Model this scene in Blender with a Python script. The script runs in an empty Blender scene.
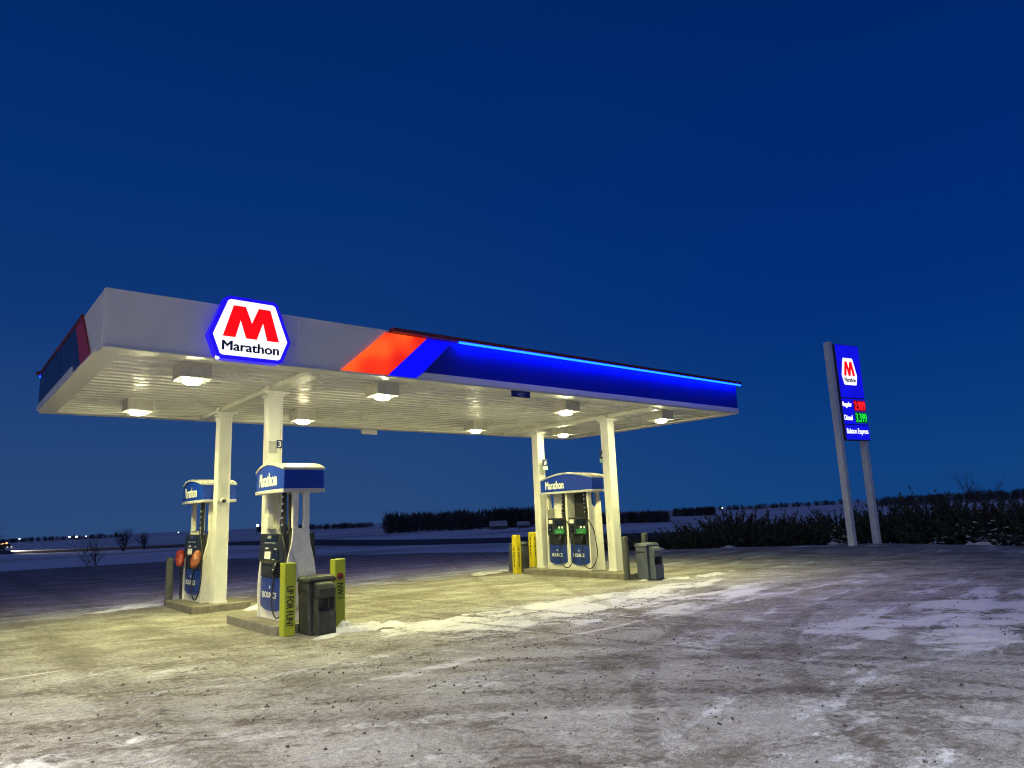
import bpy, bmesh, math, random
from mathutils import Vector, Matrix, noise
random.seed(7)
R = math.radians
scene = bpy.context.scene
COL = scene.collection

# ------------------------------------------------------------------ helpers
def tag(o, label=None, cat=None, group=None, kind=None):
    if label: o['label'] = label
    if cat: o['category'] = cat
    if group: o['group'] = group
    if kind: o['kind'] = kind
    return o

def thing(name, label, cat, loc=(0, 0, 0), rz=0, group=None):
    o = bpy.data.objects.new(name, None)
    COL.objects.link(o)
    o.location = loc
    o.rotation_euler = (0, 0, rz)
    o.empty_display_size = .2
    return tag(o, label, cat, group)

def copy_tree(o, parent=None):
    c = o.copy()
    COL.objects.link(c)
    c.parent = parent
    for ch in list(o.children):
        copy_tree(ch, c)
    return c

class MB:
    def __init__(s):
        s.bm = bmesh.new()
    def box(s, x0, x1, y0, y1, z0, z1, M=None):
        vs = [s.bm.verts.new((x, y, z)) for z in (z0, z1) for y in (y0, y1) for x in (x0, x1)]
        for f in ((0, 2, 3, 1), (4, 5, 7, 6), (0, 1, 5, 4), (2, 6, 7, 3), (0, 4, 6, 2), (1, 3, 7, 5)):
            s.bm.faces.new([vs[i] for i in f])
        if M is not None:
            for v in vs: v.co = M @ v.co
        return s
    def prism(s, poly, fn, a, b):
        """polygon poly (u,v) extruded from depth a to b; fn(u,v,d) -> point"""
        A = [s.bm.verts.new(fn(u, v, a)) for u, v in poly]
        B = [s.bm.verts.new(fn(u, v, b)) for u, v in poly]
        n = len(poly)
        s.bm.faces.new(A); s.bm.faces.new(B[::-1])
        for i in range(n):
            s.bm.faces.new([A[i], B[i], B[(i + 1) % n], A[(i + 1) % n]])
        return s
    def loft(s, rings, cap=True, closed=True):
        RR = [[s.bm.verts.new(p) for p in r] for r in rings]
        n = len(rings[0])
        for a, b in zip(RR[:-1], RR[1:]):
            for i in range(n if closed else n - 1):
                s.bm.faces.new([a[i], a[(i + 1) % n], b[(i + 1) % n], b[i]])
        if cap:
            s.bm.faces.new(RR[0][::-1]); s.bm.faces.new(RR[-1])
        return s
    def tube(s, pts, r, n=8, cap=True):
        pts = [Vector(p) for p in pts]
        rs = r if isinstance(r, (list, tuple)) else [r] * len(pts)
        rings = []
        up = Vector((.31, .17, .93)).normalized()
        for i, p in enumerate(pts):
            t = (pts[min(i + 1, len(pts) - 1)] - pts[max(i - 1, 0)])
            if t.length < 1e-9: t = Vector((0, 0, 1))
            t.normalize()
            a = t.cross(up)
            if a.length < 1e-3: a = t.cross(Vector((1, 0, 0)))
            a.normalize(); b = t.cross(a)
            rings.append([p + (a * math.cos(2 * math.pi * k / n) + b * math.sin(2 * math.pi * k / n)) * rs[i] for k in range(n)])
        return s.loft(rings, cap)
    def cyl(s, c, r, h, n=20, r2=None):
        c = Vector(c)
        return s.tube([c, c + Vector((0, 0, h))], [r, r if r2 is None else r2], n)
    def face(s, pts):
        s.bm.faces.new([s.bm.verts.new(p) for p in pts]); return s
    def build(s, name, mat, parent=None, bevel=0, smooth=False, seg=2):
        bmesh.ops.recalc_face_normals(s.bm, faces=s.bm.faces[:])
        me = bpy.data.meshes.new(name)
        s.bm.to_mesh(me); s.bm.free()
        if smooth:
            for p in me.polygons: p.use_smooth = True
        o = bpy.data.objects.new(name, me)
        COL.objects.link(o)
        if mat: me.materials.append(mat)
        o.parent = parent
        if bevel:
            m = o.modifiers.new('bevel', 'BEVEL'); m.width = bevel; m.segments = seg; m.limit_method = 'ANGLE'; m.angle_limit = R(40)
        return o

def text(name, s, mat, parent, loc, right, up, height=None, width=None, depth=.004, bold=0.0, pivot='CENTER', width_scale=None):
    cu = bpy.data.curves.new(name, 'FONT')
    cu.body = s; cu.align_x = pivot; cu.align_y = 'CENTER'; cu.size = 1; cu.extrude = 0
    tmp = bpy.data.objects.new(name + '_tmp', cu)
    COL.objects.link(tmp)
    bpy.context.view_layer.update()
    dg = bpy.context.evaluated_depsgraph_get()
    me = bpy.data.meshes.new_from_object(tmp.evaluated_get(dg))
    bpy.data.objects.remove(tmp)
    xs = [v.co.x for v in me.vertices]; ys = [v.co.y for v in me.vertices]
    w, h = max(xs) - min(xs), max(ys) - min(ys)
    cx, cy = (max(xs) + min(xs)) / 2, (max(ys) + min(ys)) / 2
    sy = (height / h) if height else width / w
    sx = (width / w) if width else sy
    right = Vector(right).normalized(); up = Vector(up).normalized(); nrm = right.cross(up)
    L = Vector(loc)
    hh = height or h * sy
    shifts = [(0, 0)] if not bold else [(-1, 0), (1, 0), (0, .6), (0, -.6), (0, 0)]
    bm = bmesh.new()
    for i, (dx, dy) in enumerate(shifts):      # stroke weight: stacked copies a hair apart
        k = len(bm.verts)
        tm = me.copy()
        for v in tm.vertices:
            v.co = L + right * ((v.co.x - cx) * sx + dx * bold * hh) + up * ((v.co.y - cy) * sy + dy * bold * hh) + nrm * (depth + i * .0004)
        bm.from_mesh(tm); bpy.data.meshes.remove(tm)
    bm.to_mesh(me); bm.free()
    me.materials.clear(); me.materials.append(mat)
    o = bpy.data.objects.new(name, me); COL.objects.link(o); o.parent = parent
    return o

# ------------------------------------------------------------------ materials
def nodes(m):
    m.use_nodes = True
    return m.node_tree.nodes, m.node_tree.links

class NT:
    """tiny node-graph helper"""
    def __init__(s, tree): s.t = tree
    def n(s, kind, ins=None, **props):
        nd = s.t.nodes.new(kind)
        for k, v in props.items(): setattr(nd, k, v)
        for k, v in (ins or {}).items():
            if isinstance(v, bpy.types.NodeSocket): s.t.links.new(v, nd.inputs[k])
            else: nd.inputs[k].default_value = v
        return nd
    def math(s, op, a, b=0.0, clamp=False):
        nd = s.t.nodes.new('ShaderNodeMath'); nd.operation = op; nd.use_clamp = clamp
        for i, v in enumerate((a, b)):
            if isinstance(v, bpy.types.NodeSocket): s.t.links.new(v, nd.inputs[i])
            else: nd.inputs[i].default_value = v
        return nd.outputs[0]
    def step(s, v, a, b, lo=0.0, hi=1.0):
        nd = s.t.nodes.new('ShaderNodeMapRange'); nd.interpolation_type = 'SMOOTHSTEP'
        s.t.links.new(v, nd.inputs[0])
        for i, x in enumerate((a, b, lo, hi)): nd.inputs[i + 1].default_value = x
        return nd.outputs[0]
    def mix(s, f, a, b, blend='MIX'):
        nd = s.t.nodes.new('ShaderNodeMix'); nd.data_type = 'RGBA'; nd.blend_type = blend
        for k, v in ((0, f), (6, a), (7, b)):
            if isinstance(v, bpy.types.NodeSocket): s.t.links.new(v, nd.inputs[k])
            else: nd.inputs[k].default_value = v if k == 0 else (*v, 1) if len(v) == 3 else v
        return nd.outputs[2]
    def noise(s, vec, scale, detail=5, rough=.55, dist=0):
        return s.n('ShaderNodeTexNoise', {'Vector': vec, 'Scale': scale, 'Detail': detail, 'Roughness': rough, 'Distortion': dist}).outputs[0]
    def mapping(s, vec, rot=0, scale=(1, 1, 1), loc=(0, 0, 0)):
        return s.n('ShaderNodeMapping', {'Vector': vec, 'Rotation': (0, 0, rot), 'Scale': scale, 'Location': loc}).outputs[0]

def mat(name, col, rough=.5, metal=0, var=.12, scale=6, bump=0, spec=.5, dirt=None, coat=0):
    m = bpy.data.materials.new(name); m.use_nodes = True
    t = NT(m.node_tree); b = m.node_tree.nodes['Principled BSDF']
    b.inputs['Roughness'].default_value = rough; b.inputs['Metallic'].default_value = metal
    b.inputs['Specular IOR Level'].default_value = spec
    if coat: b.inputs['Coat Weight'].default_value = coat
    P = t.n('ShaderNodeTexCoord').outputs['Object']
    nz = t.noise(P, scale, 5, .6)
    lo = [c * (1 - var) for c in col]; hi = [min(1, c * (1 + var)) for c in col]
    c = t.mix(t.step(nz, .3, .7), lo, hi)
    if dirt:
        st = t.noise(t.mapping(P, 0, (1, 1, .35)), scale * 1.7, 6, .65)
        c = t.mix(t.step(st, .52, .72, 0, dirt[1]), c, dirt[0])
    m.node_tree.links.new(c, b.inputs['Base Color'])
    rg = t.step(nz, .25, .75, max(.02, rough - .08), min(1, rough + .1))
    m.node_tree.links.new(rg, b.inputs['Roughness'])
    if bump:
        bp = t.n('ShaderNodeBump', {'Height': t.noise(P, scale * 6, 4), 'Strength': bump, 'Distance': .01})
        m.node_tree.links.new(bp.outputs[0], b.inputs['Normal'])
    return m

def emit(name, col, strength, base=None, var=0, scale=1.5, col2=None):
    m = bpy.data.materials.new(name); m.use_nodes = True
    b = m.node_tree.nodes['Principled BSDF']
    b.inputs['Base Color'].default_value = (*(base or col), 1)
    b.inputs['Emission Color'].default_value = (*col, 1)
    b.inputs['Emission Strength'].default_value = strength
    b.inputs['Roughness'].default_value = .35
    if var:   # uneven tubes behind a translucent face
        t = NT(m.node_tree)
        P = t.n('ShaderNodeTexCoord').outputs['Object']
        nz = t.noise(P, scale, 1)
        c = t.mix(t.step(nz, .3, .65), col, col2 or col)
        m.node_tree.links.new(c, b.inputs['Emission Color'])
        m.node_tree.links.new(t.step(nz, .2, .8, strength * (1 - var), strength * (1 + var)), b.inputs['Emission Strength'])
    return m

WHITE = mat('white painted steel', (.78, .77, .74), .38, var=.04, scale=3, dirt=((.42, .37, .30), .35))
DECK = mat('soffit pan white', (.80, .79, .74), .27, var=.05, scale=.6)
TRIM = mat('cream trim', (.76, .75, .70), .4, var=.05, dirt=((.5, .45, .35), .3))
FASC = mat('grey white fascia', (.80, .79, .79), .45, var=.03, scale=1.2, dirt=((.5, .48, .46), .15))
NAVY = mat('navy fascia', (.012, .022, .11), .4, var=.08, scale=1.5)
BLUEP = mat('blue fascia panel', (.004, .010, .32), .42, var=.05, scale=1.5)
REDP = mat('red fascia unlit', (.35, .02, .03), .45, var=.06)
DRED = mat('dark red lip', (.12, .012, .02), .5, var=.08)
RED_LIT = emit('red lit face', (1, .012, .002), 1.0, (.6, .02, .01), .35, 1.1, (1, .11, .012))
BLUE_LIT = emit('blue lit face', (.0015, .001, 1), .95, (.01, .01, .5), .08)
LED = emit('blue led strip', (.0006, .012, 1), 42.0, (.1, .3, .8))
SIGN_WHITE = emit('white lit face', (1, 1, 1), 1.05, (.8, .8, .8))
SIGN_BLUE = emit('blue lit rim', (.012, .002, .78), .9, (.02, .01, .5))
SIGN_RED = emit('red lit letter', (1, .001, .001), .95, (.7, .01, .01))
SIGN_TXT = mat('navy lettering', (.01, .022, .09), .4, var=.02)
LENS = emit('lamp lens', (1, .96, .50), 350, (.9, .9, .85))
HOUSING = mat('lamp housing', (.60, .58, .53), .4, var=.06, dirt=((.35, .3, .24), .4))
CONC = mat('island concrete', (.17, .155, .13), .85, var=.25, scale=5, bump=.5, dirt=((.12, .105, .09), .6))
PUMPW = mat('pump white panel', (.76, .74, .69), .35, var=.05, dirt=((.4, .35, .28), .35))
PUMPD = mat('pump black plastic', (.020, .022, .024), .35, var=.2, scale=14)
PUMPB = mat('pump blue skirt', (.010, .034, .22), .35, var=.1, scale=8, dirt=((.2, .2, .24), .25))
HEADB = mat('header blue', (.005, .038, .36), .5, var=.03, scale=1, spec=.3)
HEADW = mat('header white trim', (.50, .50, .51), .3, var=.03)
LETW = mat('white lettering', (.85, .85, .85), .4, var=.02)
LETGREY = mat('pale grey lettering', (.6, .62, .66), .4, var=.05)
STICK = mat('white sticker', (.8, .79, .74), .5, var=.06, scale=20)
GREENP = mat('green sticker', (.02, .22, .06), .4, var=.1)
RUB = mat('hose rubber', (.012, .012, .013), .5, var=.1)
RING = mat('silver clamp', (.6, .6, .6), .3, .8, var=.1)
NOZ = mat('nozzle black', (.02, .02, .022), .4, var=.2)
BAGR = mat('red plastic bag', (.24, .025, .022), .35, var=.25, scale=14, bump=.8)
BAGO = mat('orange plastic bag', (.27, .075, .028), .4, var=.25, scale=14, bump=.8)
YEL = mat('yellow sleeve', (.74, .60, .02), .45, var=.06, scale=5, dirt=((.35, .28, .05), .3))
LIME = mat('lime yellow sleeve', (.31, .36, .018), .45, var=.06, scale=5, dirt=((.22, .24, .05), .3))
BLK = mat('black lettering', (.012, .012, .012), .5, var=.05)
ROUNDEL = mat('dark red roundel', (.22, .015, .02), .5, var=.05)
BOLG = mat('grey bollard paint', (.075, .08, .08), .6, var=.2, scale=9, dirt=((.05, .05, .05), .5))
BIN = mat('bin dark plastic', (.022, .026, .023), .5, var=.15, scale=8, dirt=((.16, .15, .13), .35))
BIN2 = mat('bin slate plastic', (.075, .088, .13), .5, var=.15, scale=8, dirt=((.25, .25, .25), .35))
BINK = mat('bin recess black', (.012, .013, .014), .6, var=.1)
GLASS = mat('dark display glass', (.012, .016, .02), .12, var=.1)
STEEL = mat('sign pole steel', (.82, .82, .82), .5, var=.08, dirt=((.3, .3, .3), .3))
PSIGN_BLUE = emit('price sign blue', (.006, .004, .9), .75, (.01, .01, .4), .12, 2)
PSIGN_DARK = mat('price sign cabinet', (.06, .065, .09), .5)
LED_RED = emit('red led digit', (1, .01, .012), 1.3)
LED_GRN = emit('green led digit', (.012, .75, .05), 1.0)
LED_BACK = mat('led board', (.012, .01, .012), .5)
LEDR_BACK = emit('red led board glow', (.28, .002, .004), .5, (.02, .01, .01))
LEDG_BACK = emit('green led board glow', (.0, .13, .012), .5, (.01, .02, .01))
BARK = mat('bark', (.050, .042, .036), .9, var=.3, scale=20)
TWIG = mat('bare twigs', (.040, .034, .032), .9, var=.25, scale=9)
WOOD = mat('far bare wood', (.05, .047, .046), .95, var=.3, scale=.3)
JUN = mat('juniper green', (.060, .074, .060), .8, var=.5, scale=3)
SNOW = mat('dirty snow', (.56, .56, .59), .7, var=.12, scale=7, bump=.7, dirt=((.42, .38, .33), .4))
STONE = mat('dark gravel', (.050, .042, .035), .9, var=.4, scale=12)
HOUSEW = mat('farmhouse wall', (.12, .12, .12), .7, var=.1)
ROOFS = mat('snowy roof', (.34, .35, .37), .7, var=.1)
WINGLOW = emit('lit window', (1, .7, .35), 1.2)
YARD = emit('yard lamp', (1, .93, .8), 6)
AMBER = emit('amber beacon', (1, .50, .14), 1.6)
HEADL = emit('headlamp', (1, .95, .85), 6)
TRUCKP = mat('truck paint', (.16, .10, .05), .4, var=.1)
TYRE = mat('tyre', (.02, .02, .02), .8, var=.1)

# ------------------------------------------------------------------ ground
def lot_material():
    m = bpy.data.materials.new('frosty gravel lot'); m.use_nodes = True
    t = NT(m.node_tree); b = m.node_tree.nodes['Principled BSDF']; lk = m.node_tree.links
    P = t.n('ShaderNodeTexCoord').outputs['Object']
    sp = t.n('ShaderNodeSeparateXYZ', {0: P}); X, Y = sp.outputs[0], sp.outputs[1]
    def along(phi, sx, sy):                      # coordinates stretched along the direction phi
        return t.mapping(t.mapping(P, R(-phi)), 0, (sx, sy, 1))
    big = t.noise(P, .30, 4, .55, .6)
    mid = t.noise(along(-55, .85, 1.3), 1.3, 10, .68, .8)
    scuff = t.noise(along(-28, .75, 1.5), 3.4, 10, .72, .9)
    drift = t.noise(along(8, .35, 1.6), .9, 9, .62, .5)
    blot = t.noise(along(-40, .7, 1.4), .75, 5, .6, .4)
    fine = t.noise(P, 13, 7, .74)
    grit = t.noise(P, 60, 4, .72)
    base = t.mix(t.step(fine, .32, .68), (.100, .086, .074), (.24, .22, .20))
    base = t.mix(t.step(grit, .38, .66, 0, .6), base, (.32, .305, .29))
    base = t.mix(t.step(mid, .55, .72, 0, .6), base, (.090, .076, .062))
    inx = t.math('MULTIPLY', t.step(X, -4.5, -1.5), t.step(X, 18, 15))
    iny = t.math('MULTIPLY', t.step(Y, -.8, .6), t.step(Y, 8.5, 6.8))
    under = t.math('MULTIPLY', inx, iny)
    # frost film, broken up at every size
    fr = t.math('ADD', t.math('MULTIPLY', drift, .30), t.math('ADD', t.math('MULTIPLY', blot, .35), t.math('MULTIPLY', mid, .35)))
    fr = t.math('ADD', fr, t.math('MULTIPLY', t.math('SUBTRACT', fine, .5), .30))
    fr = t.math('ADD', fr, t.math('MULTIPLY', t.math('SUBTRACT', grit, .5), .16))
    fr = t.math('SUBTRACT', fr, t.math('MULTIPLY', under, .035))
    away = t.step(Y, 7.4, 11)
    fr = t.math('SUBTRACT', fr, t.math('MULTIPLY', away, .07))
    film = t.step(fr, .40, .57)
    c = t.mix(t.math('MULTIPLY', film, .80), base, t.mix(t.step(grit, .36, .64), (.36, .345, .335), (.55, .54, .535)))
    # bare scuffed spots, in clusters
    cl = t.step(blot, .60, .38)
    sc = t.step(t.math('ADD', t.math('ADD', scuff, t.math('MULTIPLY', t.math('SUBTRACT', grit, .5), .22)), t.math('MULTIPLY', cl, .10)), .61, .67)
    c = t.mix(t.math('MULTIPLY', sc, t.math('SUBTRACT', .80, t.math('MULTIPLY', under, .45))), c, (.092, .074, .060))
    spk = t.noise(P, 24, 6, .78)
    c = t.mix(t.step(spk, .47, .66, 0, .55), c, (.11, .092, .076))
    c = t.mix(t.step(spk, .45, .30, 0, .5), c, (.60, .59, .59))
    # packed snow where nobody drives
    bx = t.math('MULTIPLY', t.step(X, 3.6, 5.0), t.step(X, 14.5, 9.5))
    by = t.math('MULTIPLY', t.step(Y, -3.4, -2.0), t.step(Y, .25, -.6))
    bx2 = t.math('MULTIPLY', t.step(X, 6.5, 9.0), t.step(X, 17, 12))
    by2 = t.math('MULTIPLY', t.step(Y, -9.8, -8.2), t.step(Y, -5.0, -6.6))
    reg = t.math('MAXIMUM', t.math('MULTIPLY', bx, by), t.math('MULTIPLY', t.math('MULTIPLY', bx2, by2), .9))
    sn = t.math('ADD', t.math('MULTIPLY', fr, .55), t.math('ADD', t.math('MULTIPLY', drift, .3), t.math('MULTIPLY', scuff, -.12)))
    sn = t.math('ADD', sn, t.math('MULTIPLY', reg, .085))
    sn = t.math('SUBTRACT', sn, t.math('MULTIPLY', under, .02))
    sn = t.math('SUBTRACT', sn, t.math('MULTIPLY', away, .03))
    snow = t.step(sn, .392, .440)
    c = t.mix(t.math('MULTIPLY', snow, .85), c, t.mix(t.step(grit, .35, .65), (.56, .56, .58), (.76, .76, .79)))
    # slab joints filled with blown snow
    wob = t.math('MULTIPLY', t.math('SUBTRACT', t.noise(P, 1.3, 5, .6), .5), .22)
    for yj, x0, x1 in ((-3.45, 4.5, 17), (-6.85, 5, 20), (7.3, -8, 22), (-10.2, -4, 20), (.15, -8, 1.5)):
        d = t.math('ABSOLUTE', t.math('ADD', t.math('SUBTRACT', Y, yj), wob))
        ln = t.math('MULTIPLY', t.step(d, .085, .02), t.math('MULTIPLY', t.step(X, x0, x0 + 2), t.step(X, x1, x1 - 3)))
        ln = t.math('MULTIPLY', ln, t.step(t.noise(P, 2.1, 4), .36, .54))
        c = t.mix(t.math('MULTIPLY', ln, .8), c, (.64, .63, .64))
    # tyre tracks worn through the frost
    for phi, off, w, amp in ((95, -5.45, .10, .85), (95, -7.1, .12, .7), (91, -.1, .38, .55), (91, -1.75, .34, .5), (88, 1.9, .3, .4), (-38, -1.2, .22, .5), (-38, -2.9, .2, .5), (3, 1.2, .4, .3), (3, 3.2, .4, .3), (60, -6.5, .2, .5), (60, -8.2, .2, .5)):
        q = t.n('ShaderNodeSeparateXYZ', {0: t.mapping(P, R(-phi))}).outputs[1]
        d = t.math('ABSOLUTE', t.math('ADD', t.math('SUBTRACT', q, off), t.math('MULTIPLY', wob, 1.6)))
        tr = t.math('MULTIPLY', t.step(d, w, w * .35), t.step(t.noise(along(phi, .5, 2), 2.6, 7, .7), .37, .52))
        tread = t.n('ShaderNodeSeparateXYZ', {0: t.mapping(P, R(-phi))}).outputs[0]
        tread = t.math('SINE', t.math('ADD', t.math('MULTIPLY', tread, 46), t.math('MULTIPLY', d, 40)))
        tr = t.math('MULTIPLY', tr, t.step(tread, -.6, .5, .45, 1))
        c = t.mix(t.math('MULTIPLY', tr, amp), c, (.10, .082, .066))
    # turning tracks
    for ax, ay, rr, w, amp, col in ((-6, -15, 13.2, .13, .75, (.085, .07, .058)), (-6, -15, 14.8, .13, .75, (.085, .07, .058)), (14, -19, 14.6, .14, .7, (.09, .076, .064)), (14, -19, 16.2, .14, .7, (.09, .076, .064)),
                                    (20, 2, 14.2, .16, .6, (.10, .085, .07)), (20, 2, 15.9, .16, .6, (.10, .085, .07)), (-3, -13, 7.4, .10, .55, (.62, .62, .63)), (-3, -13, 8.9, .10, .55, (.62, .62, .63))):
        v = t.n('ShaderNodeVectorMath', {0: P, 1: (ax, ay, 0)}, operation='DISTANCE').outputs['Value']
        d = t.math('ABSOLUTE', t.math('ADD', t.math('SUBTRACT', v, rr), t.math('MULTIPLY', wob, .8)))
        th = t.math('ARCTAN2', t.math('SUBTRACT', Y, ay), t.math('SUBTRACT', X, ax))
        tread = t.math('SINE', t.math('ADD', t.math('MULTIPLY', th, 44 * rr), t.math('MULTIPLY', d, 45)))
        tr = t.math('MULTIPLY', t.step(d, w, w * .6), t.step(t.noise(P, 1.9, 7, .72), .40, .54))
        tr = t.math('MULTIPLY', tr, t.step(tread, -.5, .5, .45, 1))
        c = t.mix(t.math('MULTIPLY', tr, amp), c, col)
    # specks of grit
    for sc, thr, dens in ((5.5, .10, .66), (11, .14, .60), (24, .2, .52), (48, .26, .5)):
        v = t.n('ShaderNodeTexVoronoi', {'Vector': P, 'Scale': sc, 'Randomness': 1.0})
        sel = t.step(t.n('ShaderNodeSeparateColor', {0: v.outputs['Color']}).outputs[0], dens, dens + .04)
        sp_ = t.math('MULTIPLY', t.step(v.outputs['Distance'], thr, thr * .55), sel)
        sp_ = t.math('MULTIPLY', sp_, t.step(blot, .60, .42, .25, 1))
        c = t.mix(t.math('MULTIPLY', sp_, .85), c, (.045, .038, .033))
    v = t.n('ShaderNodeTexVoronoi', {'Vector': P, 'Scale': 36, 'Randomness': 1.0})
    sel = t.step(t.n('ShaderNodeSeparateColor', {0: v.outputs['Color']}).outputs[1], .84, .88)
    c = t.mix(t.math('MULTIPLY', t.math('MULTIPLY', t.step(v.outputs['Distance'], .2, .1), sel), .8), c, (.75, .75, .75))
    lk.new(c, b.inputs['Base Color'])
    lk.new(t.step(film, 0, 1, .88, .72), b.inputs['Roughness'])
    b.inputs['Specular IOR Level'].default_value = .25
    h = t.math('ADD', t.math('MULTIPLY', fine, .6), t.math('ADD', t.math('MULTIPLY', grit, .25), t.math('MULTIPLY', snow, .35)))
    bp = t.n('ShaderNodeBump', {'Height': h, 'Strength': .9, 'Distance': .04})
    lk.new(bp.outputs[0], b.inputs['Normal'])
    return m

def field_material():
    m = bpy.data.materials.new('snowy field'); m.use_nodes = True
    t = NT(m.node_tree); b = m.node_tree.nodes['Principled BSDF']; lk = m.node_tree.links
    P = t.n('ShaderNodeTexCoord').outputs['Object']
    nz = t.noise(t.mapping(P, R(20), (.3, 1, 1)), .06, 6, .6)
    st = t.noise(t.mapping(P, R(-30), (.25, 2, 1)), .7, 6, .65)
    c = t.mix(t.step(nz, .42, .66), (.70, .71, .74), (.40, .39, .37))
    c = t.mix(t.step(st, .56, .72, 0, .6), c, (.20, .18, .15))
    lk.new(c, b.inputs['Base Color']); b.inputs['Roughness'].default_value = .85
    bp = t.n('ShaderNodeBump', {'Height': st, 'Strength': .5, 'Distance': .15})
    lk.new(bp.outputs[0], b.inputs['Normal'])
    return m

CX, CY = -1.78, -11.23
LOT = [(-70, 30), (-40, 33.5), (1.5, 33), (9.7, 31.4), (13.5, 27), (16.4, 23.4), (18.6, 20), (20.6, 14.5), (22.4, 9.6), (24.2, 7.3),
       (26.6, 4.3), (28.6, 1.6), (28.0, -1.5), (27.2, -5), (27.5, -12), (30, -24), (34, -45), (0, -60), (-70, -60)]
def lot_dist(x, y):
    """signed distance to the lot outline, negative inside"""
    best = 1e9; inside = False
    n = len(LOT)
    for i in range(n):
        ax, ay = LOT[i]; bx, by = LOT[(i + 1) % n]
        dx, dy = bx - ax, by - ay
        tt = max(0, min(1, ((x - ax) * dx + (y - ay) * dy) / (dx * dx + dy * dy)))
        d = math.hypot(x - ax - tt * dx, y - ay - tt * dy)
        best = min(best, d)
        if (ay > y) != (by > y) and x < (bx - ax) * (y - ay) / (by - ay) + ax: inside = not inside
    return -best if inside else best
def sstep(a, b, x):
    t = max(0, min(1, (x - a) / (b - a))); return t * t * (3 - 2 * t)
def field_z(x, y):
    d = lot_dist(x, y)
    if d < -.4: return -.35
    r = math.hypot(x - CX, y - CY); az = math.degrees(math.atan2(x - CX, y - CY))
    z = -.06 - 1.9 * sstep(-.5, 16, d)
    if d > 3:
        z += (noise.noise((x * .02, y * .02, 3.1)) * .45) * sstep(3, 60, d)
    if r > 180:
        z -= (r - 180) * .0041
        z += noise.noise((x * .0035, y * .0035, 9.0)) * 1.6 * sstep(200, 700, r)
    hill = sstep(56, 78, az) * sstep(130, 420, r)          # rising ground on the right
    z += hill * (1.3 + r * .0030)
    z += sstep(40, 60, az) * sstep(250, 700, r) * .0022 * r
    return z

def make_ground():
    # terrain: polar sheet out to the horizon
    bm = bmesh.new()
    rs = [1.5]
    while rs[-1] < 5200: rs.append(rs[-1] * 1.045 + .15)
    na = 300
    grid = []
    for r in rs:
        row = []
        for k in range(na):
            a = 2 * math.pi * k / na
            x, y = CX + r * math.sin(a), CY + r * math.cos(a)
            row.append(bm.verts.new((x, y, field_z(x, y))))
        grid.append(row)
    for a, b in zip(grid[:-1], grid[1:]):
        for k in range(na):
            bm.faces.new([a[k], b[k], b[(k + 1) % na], a[(k + 1) % na]])
    c = bm.verts.new((CX, CY, -.35))
    for k in range(na): bm.faces.new([c, grid[0][k], grid[0][(k + 1) % na]])
    bmesh.ops.recalc_face_normals(bm, faces=bm.faces[:])
    me = bpy.data.meshes.new('field'); bm.to_mesh(me); bm.free()
    for p in me.polygons: p.use_smooth = True
    if me.polygons[0].normal.z < 0: me.flip_normals()
    me.materials.append(field_material())
    o = bpy.data.objects.new('field', me); COL.objects.link(o); tag(o, kind='structure')
    # lot sheet, its outline slightly wavy
    bm = bmesh.new(); pts = []
    n = len(LOT)
    for i in range(n):
        ax, ay = LOT[i]; bx, by = LOT[(i + 1) % n]
        L = math.hypot(bx - ax, by - ay); k = max(1, int(L / .5))
        for j in range(k):
            t = j / k; x, y = ax + (bx - ax) * t, ay + (by - ay) * t
            w = noise.noise((x * .6, y * .6, 0)) * .35
            pts.append((x + w, y + w * .7, 0))
    top = [bm.verts.new(p) for p in pts]
    bot = [bm.verts.new((p[0] * 1.006, p[1] * 1.006 + .1, -.3)) for p in pts]
    f = bm.faces.new(top)
    for i in range(len(pts)):
        bm.faces.new([top[i], bot[i], bot[(i + 1) % len(pts)], top[(i + 1) % len(pts)]])
    bmesh.ops.recalc_face_normals(bm, faces=bm.faces[:])
    bmesh.ops.triangulate(bm, faces=[f])
    me = bpy.data.meshes.new('forecourt'); bm.to_mesh(me); bm.free()
    me.materials.append(lot_material())
    o = bpy.data.objects.new('forecourt', me); COL.objects.link(o); tag(o, kind='structure')
    # highway crossing the fields
    ctrl = [Vector(p) for p in ((-160, 330), (-60, 250), (15, 186), (42, 143), (58, 90), (68, 56), (84, 10), (100, -40), (120, -110))]
    line = []
    for i in range(len(ctrl) - 1):
        p0 = ctrl[max(i - 1, 0)]; p1 = ctrl[i]; p2 = ctrl[i + 1]; p3 = ctrl[min(i + 2, len(ctrl) - 1)]
        for j in range(24):
            t = j / 24
            line.append(.5 * ((2 * p1) + (p2 - p0) * t + (2 * p0 - 5 * p1 + 4 * p2 - p3) * t * t + (3 * p1 - p0 - 3 * p2 + p3) * t ** 3))
    bm = bmesh.new(); prev = None
    for i in range(len(line)):
        d = (line[min(i + 1, len(line) - 1)] - line[max(i - 1, 0)]).normalized(); nn = Vector((-d.y, d.x))
        zc = field_z(line[i].x, line[i].y)
        row = []
        for w, dz in ((-9, -.35), (-4.2, .42), (0, .5), (4.2, .42), (9, -.35)):
            q = line[i] + nn * w
            row.append(bm.verts.new((q.x, q.y, max(zc, field_z(q.x, q.y)) + dz)))
        if prev:
            for k in range(4): bm.faces.new([prev[k], row[k], row[k + 1], prev[k + 1]])
        prev = row
    bmesh.ops.recalc_face_normals(bm, faces=bm.faces[:])
    me = bpy.data.meshes.new('road'); bm.to_mesh(me); bm.free()
    me.materials.append(mat('road asphalt', (.045, .042, .042), .8, var=.3, scale=.5))
    o = bpy.data.objects.new('road', me); COL.objects.link(o); tag(o, kind='structure')
make_ground()

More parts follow.
